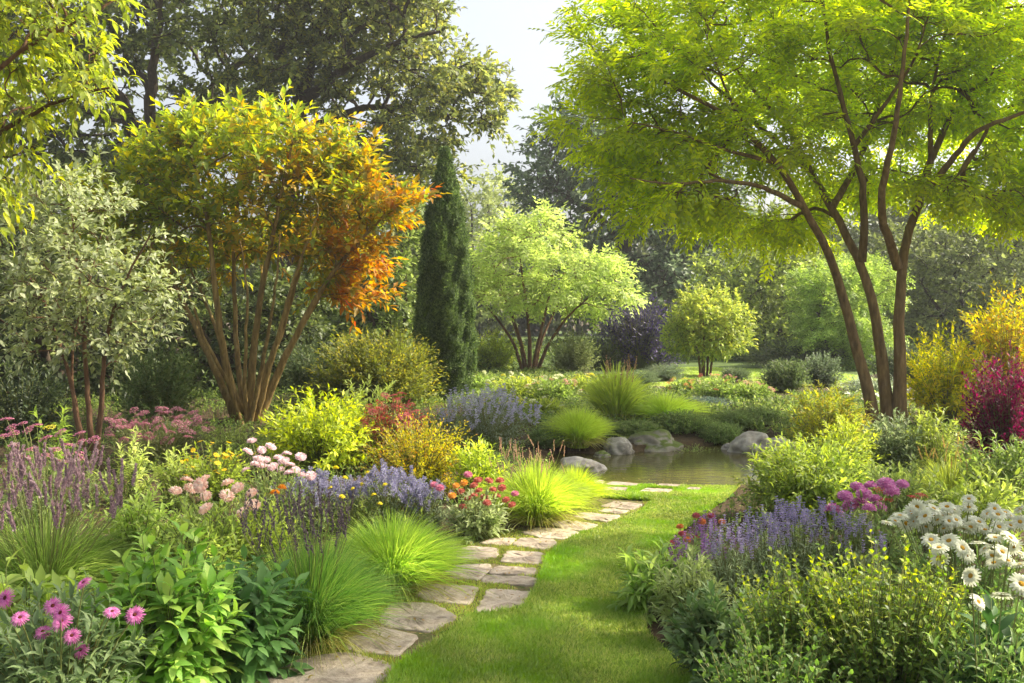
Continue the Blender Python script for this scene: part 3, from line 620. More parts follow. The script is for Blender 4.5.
tree('blue_green_tree', 'tall blue-green tree standing far back between the cypress and the spreading tree', 'tree', 42, (622, 350),
     [{'p': [(628, 350, 0), (626, 280, 0), (620, 220, 0), (612, 160, 0), (600, 110, 0)], 'r': .5}, {'p': [(622, 235, 0), (650, 200, 1), (690, 170, 1)], 'r': .25, 'root': False}, {'p': [(622, 240, 0), (590, 210, -1), (555, 190, -1)], 'r': .25, 'root': False}],
     [(585, 140, 55, 38, 3, 0), (560, 190, 50, 42, 3, 0), (640, 180, 70, 55, 3.5, 0), (610, 245, 80, 36, 3, 0), (680, 250, 60, 42, 3, 0), (580, 115, 36, 20, 2, 0), (650, 290, 70, 35, 3, -2), (700, 200, 50, 60, 3, 0), (560, 260, 40, 40, 2.5, 0)],
     330, b_dark, leafmat(['#3c5538', '#4a6844', '#5e7c54', '#789466'], trans=.35, patch=.3), .30, .6, k=7, slen=1.1, L=11, r0=.5, rtip=.02, up=.3, seed=53, sep=.75, jit=.5, flat=.7)
def bgtree(name, label, Y, base, crowns, n, cols, leaf, seed, slen=.8, trunk=.18, k=7, L=10, trans=.4, sep=.5, tpl=LEAF4, **kw):
    cx, cy = crowns[0][0], crowns[0][1]
    tree(name, label, 'tree', Y, base, [{'p': [(base[0], base[1], 0), ((base[0] + cx) / 2, (base[1] + cy) / 2, 0), (cx, cy, 0)], 'r': trunk},
         {'p': [(base[0] + 1, base[1], .2), (base[0] + 14, (base[1] + cy) / 2, .6), (cx + crowns[0][2] * .5, cy, 1)], 'r': trunk * .7}, {'p': [(base[0] - 1, base[1], .1), (base[0] - 14, (base[1] + cy) / 2, -.5), (cx - crowns[0][2] * .5, cy, -.8)], 'r': trunk * .7}],
         crowns, n, b_dark, leafmat(cols, trans=trans, patch=.28), leaf, .6, tpl=tpl, k=k, slen=slen, L=L, rtip=.008, up=.3, seed=seed, sep=sep, jit=.5, flat=.7, tmin=.2, **kw)
bgtree('broadleaf_tree', 'mid green bushy tree behind the round-headed tree', 33, (765, 360), [(765, 305, 62, 50, 2.6, 0), (735, 285, 40, 32, 2, 0), (800, 275, 50, 36, 2, 0), (760, 335, 75, 26, 2.4, -.5), (715, 330, 30, 26, 1.5, 1), (770, 262, 40, 22, 2, 0)], 230, ['#4a6a24', '#5f7f2c', '#7d9636', '#9aa842'], .2, 61)
bgtree('broadleaf_tree', 'fresh green layered tree seen left of the trunks of the spreading tree', 27, (842, 375), [(838, 312, 40, 34, 1.6, 0), (825, 290, 28, 20, 1.2, 0), (850, 340, 36, 22, 1.4, 0), (820, 328, 26, 16, 1, -.4), (865, 290, 30, 30, 1.3, .4)], 170, ['#55852a', '#6b9c36', '#86ae44', '#9fbd58'], .22, 62, sep=.35, slen=.55, tpl=PIN3)
bgtree('broadleaf_tree', 'dull grey-green wide tree behind the trunks at the right', 31, (965, 372), [(960, 285, 75, 50, 2.6, 0), (1010, 290, 50, 60, 2.6, 0), (930, 320, 50, 40, 2, 0), (1000, 240, 70, 34, 2.4, 0), (910, 260, 36, 34, 2, 0), (980, 340, 80, 28, 2.2, 0)], 300, ['#465a2e', '#5a6e38', '#748444', '#8a9450'], .19, 63, trans=.4)
bgtree('hazy_tree', 'pale hazy green tree far away, seen between the cypress top and the blue-green tree', 58, (488, 345), [(488, 205, 34, 28, 3, 0), (470, 240, 30, 34, 3, 0), (505, 250, 32, 40, 3, 0), (480, 290, 50, 36, 3.5, 0)], 200, ['#7a8a4a', '#909c56', '#a6ac66'], .34, 64, slen=1.2, sep=.9, trunk=.3)
bgtree('broadleaf_tree', 'glossy green shrubby tree between the amber tree and the cypress', 22, (390, 392), [(385, 290, 42, 26, 1.3, 0), (350, 310, 40, 26, 1.2, 0), (405, 262, 26, 26, 1, 0), (345, 345, 45, 28, 1.2, 0), (390, 330, 42, 32, 1.2, 0), (410, 225, 22, 30, 1, .5)], 170, ['#3f6226', '#55782f', '#6f8f42', '#93a45a'], .17, 65, slen=.5, sep=.34, k=6)
bgtree('broadleaf_tree', 'dark dense evergreen behind the silver tree at the left edge', 17, (60, 415), [(60, 300, 80, 60, 1.6, 0), (0, 330, 70, 70, 1.6, 0), (20, 250, 70, 50, 1.5, .5), (130, 350, 46, 46, 1.2, 0), (50, 385, 90, 36, 1.4, 0), (-40, 260, 60, 90, 1.5, 0)], 300, ['#22381a', '#2f4a20', '#3f5c2a', '#587038'], .13, 66, slen=.42, sep=.27, trans=.25)
bgtree('broadleaf_tree', 'dark green bush-like tree behind the amber tree stems', 19, (235, 405), [(235, 330, 65, 46, 1.3, 0), (185, 350, 46, 46, 1.2, 0), (285, 350, 46, 42, 1.2, 0), (180, 285, 50, 40, 1.2, 0), (240, 375, 80, 28, 1.2, 0), (290, 300, 40, 36, 1.2, .4)], 220, ['#2c4320', '#3a5526', '#4d682c', '#6d8240'], .14, 67, slen=.45, sep=.3, trans=.3)
bgtree('broadleaf_tree', 'dark woodland tree behind the oak trunks at the far left', 40, (70, 355), [(70, 250, 80, 60, 4, 0), (0, 250, 80, 90, 4, 0), (130, 270, 70, 60, 4, 0), (60, 320, 120, 40, 4, 0)], 230, ['#2e4024', '#3c4f2a', '#536338'], .3, 68, slen=1.0, sep=.8)
bgtree('broadleaf_tree', 'dark woodland tree behind the second oak, seen under its crown', 42, (330, 352), [(330, 260, 80, 55, 4, 0), (270, 280, 60, 60, 4, 0), (400, 265, 60, 55, 4, 0), (340, 320, 110, 38, 4, 0)], 240, ['#3c4d2a', '#4c5e30', '#6b7638'], .3, 69, slen=1.0, sep=.8)
bgtree('broadleaf_tree', 'soft green tree far behind the spreading tree, left of its trunks', 48, (800, 348), [(800, 250, 70, 45, 4, 0), (740, 255, 50, 45, 4, 0), (860, 240, 60, 50, 4, 0), (800, 310, 100, 36, 4, 0)], 240, ['#4f6836', '#647c40', '#82925a'], .32, 70, slen=1.1, sep=.85)
bgtree('broadleaf_tree', 'soft grey-green tree far away in the upper right corner behind the spreading crown', 46, (960, 350), [(970, 230, 90, 55, 4, 0), (1040, 210, 70, 90, 4, 0), (900, 250, 50, 50, 4, 0), (980, 310, 110, 38, 4, 0)], 240, ['#44582e', '#586c3a', '#748250'], .32, 71, slen=1.1, sep=.85)

# distant wood as one mass
def far_wood():
    rng = np.random.default_rng(77); parts = []
    for k in range(60):
        x = -48 + k * 1.65 + rng.normal(0, .6); y = 60 + rng.uniform(-2, 6); h = rng.uniform(4.0, 7.5)
        n = 900; u = unit(rng.normal(size=(n, 3))) * rng.random((n, 1)) ** .4
        P = np.array([x, y, h * .5]) + u * [2.2, 2.0, h * .5]; P[:, 2] = np.maximum(P[:, 2], .1)
        parts.append(instance(LEAF4[0], LEAF4[1], unit(u + rng.normal(0, .5, (n, 3))), np.tile([0, -.3, 1.], (n, 1)) + rng.normal(0, .5, (n, 3)), P, rng.uniform(.4, .8, n), rng.uniform(.25, .5, n)))
        parts.append(tubes(np.array([[[x, y, 0], [x, y, h * .4], [x, y, h * .8]]]), np.array([[.15, .1, .05]]), 5))
    tag(ob('distant_wood', mesh('distant_wood', parts, leafmat(['#415530', '#52653a', '#6b7a4a'], trans=.3))), 'distant wood closing the view behind the garden', kind='stuff')
far_wood()

# ------------------------------------------------------------------ cypress
def cypress(px, pb, ptop, wpx, label):
    rng = np.random.default_rng(5); x, y = G(px, pb); H = (pb - ptop) / FPX * y; Rm = wpx / 2 / FPX * y
    ro = root('cypress', (x, y, 0), label, 'tree')
    P = np.array([[[0, 0, -.1], [0, 0, H * .5], [0, 0, H * .95]]]); ob('trunk', mesh('trunk', [tubes(P, np.array([[.09, .05, .01]]), 8)], b_brown, True), ro)
    n = 26000; t = rng.random(n) ** .9; a = rng.random(n) * 6.283
    prof = np.where(t < .12, .72 + .28 * (t / .12), np.clip(1 - ((t - .12) / .88) ** 2.3, 0, 1)) ** 1.0
    lob = 1 + .10 * np.sin(a * 6 + t * 9) + .09 * np.sin(a * 11 - t * 33 + 2) + .06 * np.sin(a * 4 + 60 * t)
    r = Rm * prof * lob * (1 - .42 * rng.random(n) ** 2.2)
    o = np.stack([np.cos(a), np.sin(a), np.zeros(n)], -1); pos = o * r[:, None]; pos[:, 2] = .06 + t * H * .97
    d = o * .32 + np.array([0, 0, 1]) + rng.normal(0, .17, (n, 3))
    ob('crown', mesh('crown', [instance(PIN3[0], PIN3[1], d, o + rng.normal(0, .5, (n, 3)), pos, rng.uniform(.08, .15, n))], leafmat(['#2a4a22', '#3a5e2a', '#4c7434', '#628846'], trans=.25, patch=.25, rough=.6)), ro)
cypress(445, 402, 152, 53, 'tall narrow dark green cypress in the middle')

# ------------------------------------------------------------------ shrubs and perennials
def place(px, pb):
    x, y = G(px, pb); return x, y, gz(x, y)
def shrub(name, label, px, pb, wpx, pt, cols, leaf=.05, wid=.5, n=160, L=14, cat='shrub', trans=.45, tpl=LEAF4, depth=1.0, upright=.5, rag=.12, t0=.3, ang=.9, droop=.1, seed=None, alt=None,
          group=None, stemcol=None, jit=.35, patch=.25, pw=.5, upn=1.0, taper=False, grad=None):
    """mound of leafy shoots fanning out of one base"""
    rng = np.random.default_rng(seed if seed is not None else int(px * 3 + pb)); x, y, z = place(px, pb)
    H = (pb - pt) / FPX * y; R = wpx / 2 / FPX * y
    ro = root(name, (x, y, z), label, cat, group)
    # tips over a dome, some inside
    th = rng.random(n) * 6.283; cz = rng.random(n); s = np.sqrt(1 - cz ** 2 * .98)
    q = (1 - rag + 2 * rag * rng.random(n)) * (1 - .5 * rng.random(n) ** 3)
    tip = np.stack([np.cos(th) * s * R * q, np.sin(th) * s * R * depth * q, np.maximum(cz ** pw, .08) * H * .96 * q], -1)
    if taper: tip[:, :2] *= (1 - .4 * (tip[:, 2:3] / H))
    b0 = tip * [.18, .18, 0] + rng.normal(0, .03, (n, 3)) * [1, 1, 0]
    mid = b0 * (1 - .35) + tip * .35 + np.array([0, 0, 1]) * (tip[:, 2:3] * upright * .5 + .05 * R); mid[:, 2] = np.minimum(mid[:, 2], tip[:, 2] + .3 * H)
    ll = max(.004, R * .006)
    ob('stems', mesh('stems', [tubes(bez(b0, mid, tip, 5), np.tile(ll * np.array([1.3, 1.1, .9, .6, .3]), (n, 1)), 3)], stemcol or M_STEM, True), ro)
    ob('foliage', mesh('foliage', [leafy(rng, b0, mid, tip, L, leaf, wid, tpl, t0, ang, droop, jit, upn)], leafmat(cols, trans=trans, alt=alt, patch=patch, grad=grad)), ro)
    return ro, tip, (x, y, z), H, R
M_STEM = leafmat(['#5a7030', '#6d7f3a', '#7a7440'], trans=.1); M_TWIG = solid('twig', ['#4a3a28', '#6a543a'], scale=20, bump=.3)

# flower-head templates (unit: radius 1 for discs, length 1 for spikes)
def petals(n, rings, w, rise, L0=.18, L1=1.0, rng=None, tilt=0.):
    parts = []
    rng = rng or np.random.default_rng(3)
    for k in range(rings):
        m = n; a = np.arange(m) * 2 * pi / m + k * pi / m + rng.normal(0, .04, m); f = 1 - k * .28
        d = np.stack([np.cos(a), np.sin(a), np.full(m, rise + k * .35)], -1); nn = np.stack([-np.cos(a) * rise, -np.sin(a) * rise, np.ones(m)], -1)
        pos = np.stack([np.cos(a) * L0, np.sin(a) * L0, np.full(m, .02 + .03 * k)], -1)
        T = np.array([[0, -.12, 0], [0, .12, 0], [.55, -.5, .05], [.55, .5, .05], [1, -.22, -.03 - tilt], [1, .22, -.03 - tilt]]); F = np.array([[0, 2, 3, 1], [2, 4, 5, 3]])
        parts.append(instance(T, F, d, nn, pos, (L1 - L0) * f * rng.uniform(.9, 1.08, m), w * rng.uniform(.85, 1.1, m)))
    return parts
def dome(r, h, z=0, nu=10, nv=4):
    V = [(0, 0, z + h)]; F = []
    for j in range(1, nv + 1):
        t = j / nv * pi / 2
        for i in range(nu): V.append((r * sin(t) * cos(i * 2 * pi / nu), r * sin(t) * sin(i * 2 * pi / nu), z + h * cos(t)))
    T = np.array([(0, 1 + i, 1 + (i + 1) % nu) for i in range(nu)]); Q = np.array([(1 + (j - 1) * nu + i, 1 + j * nu + i, 1 + j * nu + (i + 1) % nu, 1 + (j - 1) * nu + (i + 1) % nu) for j in range(1, nv) for i in range(nu)])
    return [(np.array(V, float), T), (np.array(V, float), Q)]
def pompon(n, r=1, h=.75, s=.42, seed=1):
    rng = np.random.default_rng(seed); i = np.arange(n); z = 1 - i / n * 1.15; z = np.clip(z, -.2, 1); a = i * 2.39996; rr = np.sqrt(np.clip(1 - z * z, 0, 1))
    o = np.stack([np.cos(a) * rr, np.sin(a) * rr, z], -1); pos = o * [r * .62, r * .62, h * .6]
    out_ = o * [1, 1, .25] + o * .35 + rng.normal(0, .12, (n, 3)); pos = o * [r * .58, r * .58, h * .62]
    return [instance(LEAF4[0], LEAF4[1], out_, o + rng.normal(0, .15, (n, 3)) + [0, 0, .2], pos, s * rng.uniform(.75, 1.15, n), s * .8)] + dome(r * .62, h * .62)
def umbel(n, seed=1, flat=.35, s=.2):
    rng = np.random.default_rng(seed); a = rng.random(n) * 6.283; rr = np.sqrt(rng.random(n)) * .95
    pos = np.stack([np.cos(a) * rr, np.sin(a) * rr, flat * (1 - rr ** 2) + rng.normal(0, .04, n)], -1); b = rng.random(n) * 6.28
    d = np.stack([np.cos(b), np.sin(b), rng.normal(.1, .3, n)], -1)
    return [instance(LEAF4[0], LEAF4[1], d, np.tile([0, 0, 1.], (n, 1)) + rng.normal(0, .4, (n, 3)), pos, s * rng.uniform(.7, 1.3, n), s)]
def spike(n, w=.09, s=.12, seed=1, whorls=0, up=.6, top=.25):
    rng = np.random.default_rng(seed); t = rng.random(n)
    if whorls: t = (np.floor(t * whorls) + .2 + rng.normal(0, .12, n)) / whorls
    a = rng.random(n) * 6.283; o = np.stack([np.cos(a), np.sin(a), np.zeros(n)], -1); r = w * (1 - (1 - top) * t)
    pos = o * (r * rng.uniform(.3, 1, n))[:, None]; pos[:, 2] = t
    return [instance(LEAF4[0], LEAF4[1], o + [0, 0, up] + rng.normal(0, .2, (n, 3)), rng.normal(size=(n, 3)) + [0, 0, .5], pos, s * rng.uniform(.7, 1.3, n), s * .6),
            tubes(np.array([[[0, 0, -.05], [0, 0, .5], [0, 0, .98]]]), np.array([[.012, .01, .004]]), 4)]
def flowmat(cols, trans=.3, patch=.12): return leafmat(cols, trans=trans, rough=.6, patch=patch)
_fm = {}
def headmesh(kind, cols):
    key = (kind, tuple(cols))
    if key in _fm: return _fm[key]
    M = flowmat(cols)
    c = None
    if kind == 'daisy': p = petals(19, 2, .26, .04, tilt=.14); c = dome(.27, .16, .02), solid('daisy_centre', ['#b57e12', '#d9a51c', '#e6bb30'], scale=30, bump=.8)
    elif kind == 'aster': p = petals(26, 3, .15, .0, .12, tilt=.1); c = dome(.26, .2, .03), solid('aster_centre', ['#4a1620', '#7a2a24', '#9a4a20'], scale=30, bump=.8)
    elif kind == 'simple': p = petals(7, 1, .6, .15); c = dome(.25, .2, .02, 6, 2), solid('tiny_centre', ['#b58a20', '#d0a030'], scale=30)
    elif kind == 'pompon': p = pompon(70)
    elif kind == 'scabious': p = pompon(60, h=.45, s=.5, seed=4)
    elif kind == 'umbel': p = umbel(110)
    elif kind == 'lavender': p = spike(46, .075, .13, whorls=6)
    elif kind == 'salvia': p = spike(70, .12, .14, whorls=9, top=.4)
    elif kind == 'plume': p = spike(100, .038, .12, up=1.8, top=.3)
    elif kind == 'seed': p = spike(40, .035, .1, up=2.0, top=.3)
    me = mesh('flower_' + kind, p, M); cm = mesh('centre', c[0], c[1], True) if c else None
    _fm[key] = (me, cm); return _fm[key]
def heads(ro, P, size, kind, cols, name='flower', tilt=.25, seed=1, face=None, stems=True, sb=None, sr=.0022, up=None, stemmat=None):
    """one child object per flower head at root-relative P; stems go into one part"""
    rng = np.random.default_rng(seed); me, cm = headmesh(kind, cols); P = np.asarray(P); n = len(P)
    szs = np.broadcast_to(np.asarray(size, float), (n,))
    for i in range(n):
        o = ob(name, me, ro, tuple(P[i])); s = szs[i] * rng.uniform(.85, 1.15); o.scale = (s, s, s)
        rx, ry = rng.normal(0, tilt, 2)
        if face is not None: rx += face
        if up is not None: rx += -up[i][1]; ry += up[i][0]
        o.rotation_euler = (rx, ry, rng.random() * 6.28 if face is None else rng.normal(0, .3))
        if cm: ob('flower_centre', cm, o)
    if stems:
        base = P * [.3, .3, 0] if sb is None else np.tile(np.asarray(sb, float), (n, 1)) + rng.normal(0, .06, (n, 3)) * [1, 1, 0]
        mid = base * .5 + P * .5 + [0, 0, .1] * P; mid[:, :2] = base[:, :2] * .7 + P[:, :2] * .3
        ob('flower_stems', mesh('flower_stems', [tubes(bez(base, mid, P, 5), np.full((n, 5), sr), 4)], stemmat or M_STEM, True), ro)
def dometips(rng, n, R, H, lo=.75, hi=1.08, cmin=.35):
    th = rng.random(n) * 6.283; cz = rng.uniform(cmin, 1, n); s = np.sqrt(1 - cz ** 2); q = rng.uniform(lo, hi, n)
    return np.stack([np.cos(th) * s * R * q, np.sin(th) * s * R * q, cz ** .5 * H * q], -1)
def pxheads(ro_loc, pts, Y, jit=.15, seed=1):
    rng = np.random.default_rng(seed); return np.array([W(a, b, Y + rng.uniform(-jit, jit)) for a, b in pts]) - np.array(ro_loc)

# ---- grasses
def grass_clump(name, label, px, pb, wpx, pt, cols, n=1400, wid=.006, r0=.16, seed=None, droop=.55, cat='ornamental grass', group=None, trans=.45, spikes=None, lean=1.0, hv=.4, dead=True):
    rng = np.random.default_rng(seed or int(px + pb)); x, y, z = place(px, pb); H = (pb - pt) / FPX * y; R = wpx / 2 / FPX * y
    ro = root(name, (x, y, z), label, cat, group)
    V, F, C = blades(rng, n, H, R, r0 * R * 2, wid, 6, lean, hv=hv, droop=droop)
    V2, F2, _ = blades(rng, int(n * .10), H * 1.12, R * 1.15, r0 * R * 2, wid, 6, lean * 1.1, hv=.5, droop=.75); V, F = np.concatenate([V, V2]), np.concatenate([F, F2 + len(V)])
    ob('blades', mesh('blades', [(V, F)], leafmat(cols, trans=trans, patch=.18)), ro)
    if dead:
        V, F, _ = blades(rng, int(n * .2), H * .55, R * .8, r0 * R * 2, wid, 5, 1.0, droop=.95)
        ob('dry_blades', mesh('dry_blades', [(V, F)], leafmat(['#a89a5e', '#8a8a44', '#b5ab78'], trans=.3)), ro)
    if spikes:
        k, kind, scol, sz, pt2, off, sp = spikes
        H2 = (pb - pt2) / FPX * y; a = rng.random(k) * 6.283; r = np.sqrt(rng.random(k)) * R * sp
        P = np.stack([np.cos(a) * r + off * R, np.sin(a) * r, H2 * rng.uniform(.72, 1.0, k) - sz], -1)
        upv = P[:, :2] / (H2 + 1e-6) * .7
        heads(ro, P, sz, kind, scol, name='seed_head', tilt=.1, seed=5, sr=.0016, up=upv)
    return ro

SEDGE = 'mounded sedges along the path and pond'
grass_clump('sedge_grass', 'large green sedge clump nearest the path, with dark seed spikes', 312, 646, 158, 522, ['#357a2c', '#4a9030', '#66a83a', '#8ab44c'], 4600, .0055, lean=.85, droop=.42, group=SEDGE, spikes=(64, 'seed', ['#4a4048', '#62545c', '#7a6a6c'], .12, 484, -.2, .7), seed=3)
grass_clump('sedge_grass', 'bright green sedge clump behind the nearest one', 392, 592, 145, 502, ['#4f9428', '#6eac30', '#8ebc3c', '#aec848'], 4200, .006, lean=.85, droop=.42, group=SEDGE, seed=4)
grass_clump('sedge_grass', 'lime green grass clump with pale seed heads where the path bends to the pond', 536, 524, 100, 452, ['#74a428', '#92b834', '#b0c844', '#c8cc58'], 3800, .007, lean=.85, droop=.4, group=SEDGE, spikes=(40, 'seed', ['#a58a70', '#bfa283', '#9c7a74'], .09, 438, -.2, .8), seed=5)
grass_clump('sedge_grass', 'smaller lime grass clump at the left corner of the pond', 574, 506, 62, 458, ['#86a628', '#a4ba34', '#c0c84a'], 1800, .007, group=SEDGE, seed=6)
grass_clump('sedge_grass', 'round lime-green sedge ball on the far bank behind the rocks', 578, 447, 64, 399, ['#86ac2c', '#a4c038', '#c0d048'], 2600, .009, group=SEDGE, seed=7, droop=.35, lean=.85)
grass_clump('sedge_grass', 'wide lime-green sedge ball right of the upright iris leaves', 664, 427, 78, 389, ['#8cb430', '#a8c63c', '#c4d450'], 2600, .011, group=SEDGE, seed=8, droop=.35, lean=.85)
grass_clump('iris_leaves', 'tall upright strap-leaved clump on the far bank between the two round sedges', 616, 427, 58, 358, ['#94a83c', '#b0be48', '#ccd060', '#a0ac50'], 1100, .026, group=None, cat='plant', seed=9, droop=.2, spikes=(20, 'seed', ['#b09870', '#9a7a68'], .18, 356, 0, .8))
grass_clump('fountain_grass', 'fountain grass with purple plumes at the left edge', 45, 608, 190, 500, ['#4a8026', '#659636', '#86a84c'], 1900, .0065, group=None, seed=10, spikes=(90, 'plume', ['#7c6670', '#947c84', '#ac9494', '#6a5862'], .13, 452, 0, .95))
grass_clump('feathery_grass', 'wispy yellow-green grass among the perennials right of the tree trunks', 950, 515, 90, 448, ['#7f8f2c', '#9ca83a', '#b8b850'], 900, .007, seed=11, spikes=(22, 'seed', ['#b59a60', '#a58a58'], .09, 440, 0, .8))

# ---- left bed
GR = ['#3a6a24', '#4d8030', '#66953a']; LIME = ['#7f9a22', '#a0b52c', '#c2c83a', '#d4cc4a']
r, tip, lc, H, R = shrub('aster_plant', 'aster with pink flowers and grey-green leaves in the bottom left corner', 60, 745, 190, 600, ['#4a7040', '#5f8450', '#789a62'], .085, .26, 130, 16, 'flowering plant', tpl=LANCE, seed=1)
heads(r, pxheads(lc, [(84, 583), (53, 606), (20, 618), (43, 632), (62, 622), (72, 636), (81, 650), (112, 612), (135, 615), (61, 613), (6, 598)], 3.5, .12), .034, 'aster', ['#b05890', '#c474a8', '#cf90b8'], face=.75, seed=2)
shrub('broadleaf_plant', 'bright green broad-leaved clump beside the pink asters', 166, 702, 150, 543, ['#3f8a22', '#55a02c', '#6fb038', '#8cbc48'], .12, .46, 150, 15, 'plant', tpl=LEAF7, t0=.2, ang=1.1, droop=.25, jit=.18, seed=2, trans=.4)
shrub('broadleaf_plant', 'darker green broad-leaved clump at the near end of the path', 246, 676, 120, 566, ['#2a662a', '#387a32', '#4c8c3c'], .135, .4, 95, 13, 'plant', tpl=LEAF7, t0=.2, ang=1.1, droop=.3, jit=.15, seed=3, trans=.35)
shrub('leafy_plant', 'broad light green leaves at the left edge above the asters', 20, 700, 150, 560, ['#5a8a2c', '#74a038', '#96b048'], .14, .4, 50, 10, 'plant', tpl=LEAF7, ang=1.1, droop=.3, seed=4)
shrub('leafy_plant', 'upright light green perennial between the purple plumes and the pale peach flowers', 140, 590, 95, 494, ['#5f9430', '#7dab40', '#a2bf58'], .07, .3, 90, 18, 'plant', tpl=LANCE, upright=1, seed=5)
shrub('leafy_plant', 'soft yellow-green perennial behind the broad-leaved clumps', 205, 600, 110, 508, ['#6a9a34', '#8db044', '#b2c45c'], .06, .36, 110, 16, 'plant', seed=6)
shrub('leafy_plant', 'yellow-green perennial left of the dark seed spikes', 262, 590, 80, 505, ['#7a9a30', '#a0b440', '#c2c85c'], .06, .34, 90, 16, 'plant', seed=7)
r, tip, lc, H, R = shrub('scabious_plant', 'pale peach pompon flowers above the light foliage', 215, 592, 90, 500, ['#4d7c34', '#6a9444', '#8aa85a'], .06, .3, 70, 12, 'flowering plant', seed=8, tpl=LANCE)
heads(r, pxheads(lc, [(187, 480), (205, 479), (201, 485), (228, 483), (176, 491), (206, 496), (227, 496), (252, 493), (253, 505), (206, 509), (243, 513), (191, 489), (238, 488)], 5.6, .2), .042, 'scabious', ['#d0a898', '#dcc0b0', '#e2d2c4'], face=.35, seed=3)
r, tip, lc, H, R = shrub('scabious_plant', 'pale pink pompon flowers below the chartreuse shrub', 275, 540, 80, 470, ['#4d7838', '#688c48', '#86a05c'], .06, .3, 80, 12, 'flowering plant', seed=9, tpl=LANCE)
heads(r, pxheads(lc, [(271, 447), (252, 441), (259, 459), (266, 460), (273, 467), (279, 458), (287, 454), (290, 465), (301, 457), (289, 473), (281, 470), (302, 475), (256, 464), (262, 466), (311, 476), (296, 470), (284, 461), (248, 452), (262, 450), (246, 470)], 7.0, .3), .038, 'scabious', ['#c4a4ac', '#d2b8bc', '#dacac4'], face=.3, seed=4)
r, tip, lc, H, R = shrub('umbel_plant', 'pink and mauve flat-headed flowers behind the purple plumes', 45, 530, 130, 462, ['#4a6c38', '#5f8044', '#7a9656'], .06, .3, 100, 12, 'flowering plant', seed=10, tpl=LANCE)
heads(r, pxheads(lc, [(7, 420), (23, 424), (12, 428), (29, 430), (37, 426), (14, 434), (61, 433), (46, 439), (80, 434), (68, 446), (81, 443), (32, 450), (56, 450), (68, 455), (81, 456), (94, 440), (14, 446), (3, 437), (48, 456), (24, 458), (62, 462)], 7.4, .3), .05, 'umbel', ['#94587c', '#ac6c84', '#b47c7c', '#a47090'], face=.2, seed=5)
heads(r, pxheads(lc, [(50, 428)], 7.4), .05, 'umbel', ['#c2b040', '#a8a040'], stems=False, name='yellow_flower')
shrub('leafy_plant', 'tall leafy shoot standing left of the silver tree stems', 52, 500, 36, 395, ['#5a8a2c', '#7aa53c'], .1, .25, 9, 26, 'plant', tpl=LANCE, upright=1, t0=.15, ang=1.2, seed=11)
shrub('leafy_plant', 'pale leafy shoots right of the silver tree stems', 128, 510, 70, 436, ['#8aa04c', '#a8b85c', '#c4c878'], .085, .26, 22, 22, 'plant', tpl=LANCE, upright=1, t0=.1, ang=1.1, seed=12)
shrub('leafy_plant', 'light shoots in front of the dusky pink mound', 172, 512, 60, 448, ['#86a244', '#a5b858', '#c2c670'], .075, .28, 26, 20, 'plant', tpl=LANCE, upright=1, t0=.1, seed=13)
r, tip, lc, H, R = shrub('spirea_shrub', 'dusky pink flowering mound behind the silver tree stems', 158, 472, 118, 412, ['#4a5c34', '#5c6c40', '#74704e'], .05, .42, 180, 12, 'shrub', seed=14)
heads(r, dometips(np.random.default_rng(3), 85, R, H), .05, 'umbel', ['#8a4e60', '#a0687a', '#b08088', '#8c6a66'], tilt=.4, seed=6)
r, tip, lc, H, R = shrub('yellow_flower_plant', 'mound with small golden-yellow flowers left of the amber tree foot', 215, 510, 95, 446, ['#5f8420', '#80a02a', '#a3b23a'], .06, .4, 130, 14, 'flowering plant', seed=15)
heads(r, dometips(np.random.default_rng(5), 46, R, H), .026, 'simple', ['#c9a018', '#dcb828'], tilt=.5, seed=7)
shrub('low_shrub', 'low weedy greenery at the foot of the amber tree', 232, 458, 90, 425, ['#5f7c30', '#7c9440', '#a2ac58'], .06, .4, 90, 10, 'shrub', seed=16)
shrub('chartreuse_shrub', 'bright chartreuse leafy shrub right of the amber tree foot', 322, 478, 132, 393, ['#7f9c1c', '#a2b626', '#c6ca32', '#dcd446'], .085, .36, 260, 18, 'shrub', seed=17, trans=.4, upn=.7, tpl=LANCE)
shrub('variegated_shrub', 'taller pale shoots behind the chartreuse shrub', 366, 466, 74, 374, ['#a2b04c', '#c0c668', '#d6d68c'], .085, .34, 60, 22, 'shrub', seed=18, upright=1, tpl=LANCE)
r, tip, lc, H, R = shrub('red_spirea', 'reddish pink shrub between the chartreuse and the orange-yellow shrubs', 394, 475, 76, 400, ['#7a3a34', '#9a4a40', '#8a6a38', '#b0564e'], .05, .42, 160, 14, 'shrub', seed=19)
heads(r, dometips(np.random.default_rng(6), 70, R, H), .045, 'umbel', ['#a04450', '#b05a5c', '#b87464'], tilt=.4, seed=8)
shrub('golden_shrub', 'orange-yellow small-leaved shrub in the middle of the left bed', 418, 500, 118, 420, ['#84862a', '#a89c34', '#c0a83e', '#b88a48'], .045, .42, 330, 18, 'shrub', seed=20, alt='#a8a62a', trans=.5)
shrub('leafy_plant', 'lime-green leafy plant between the golden shrub and the lime grass', 478, 505, 62, 440, ['#8ca024', '#aebc34', '#c8ca50'], .08, .34, 80, 16, 'plant', tpl=LANCE, seed=21)
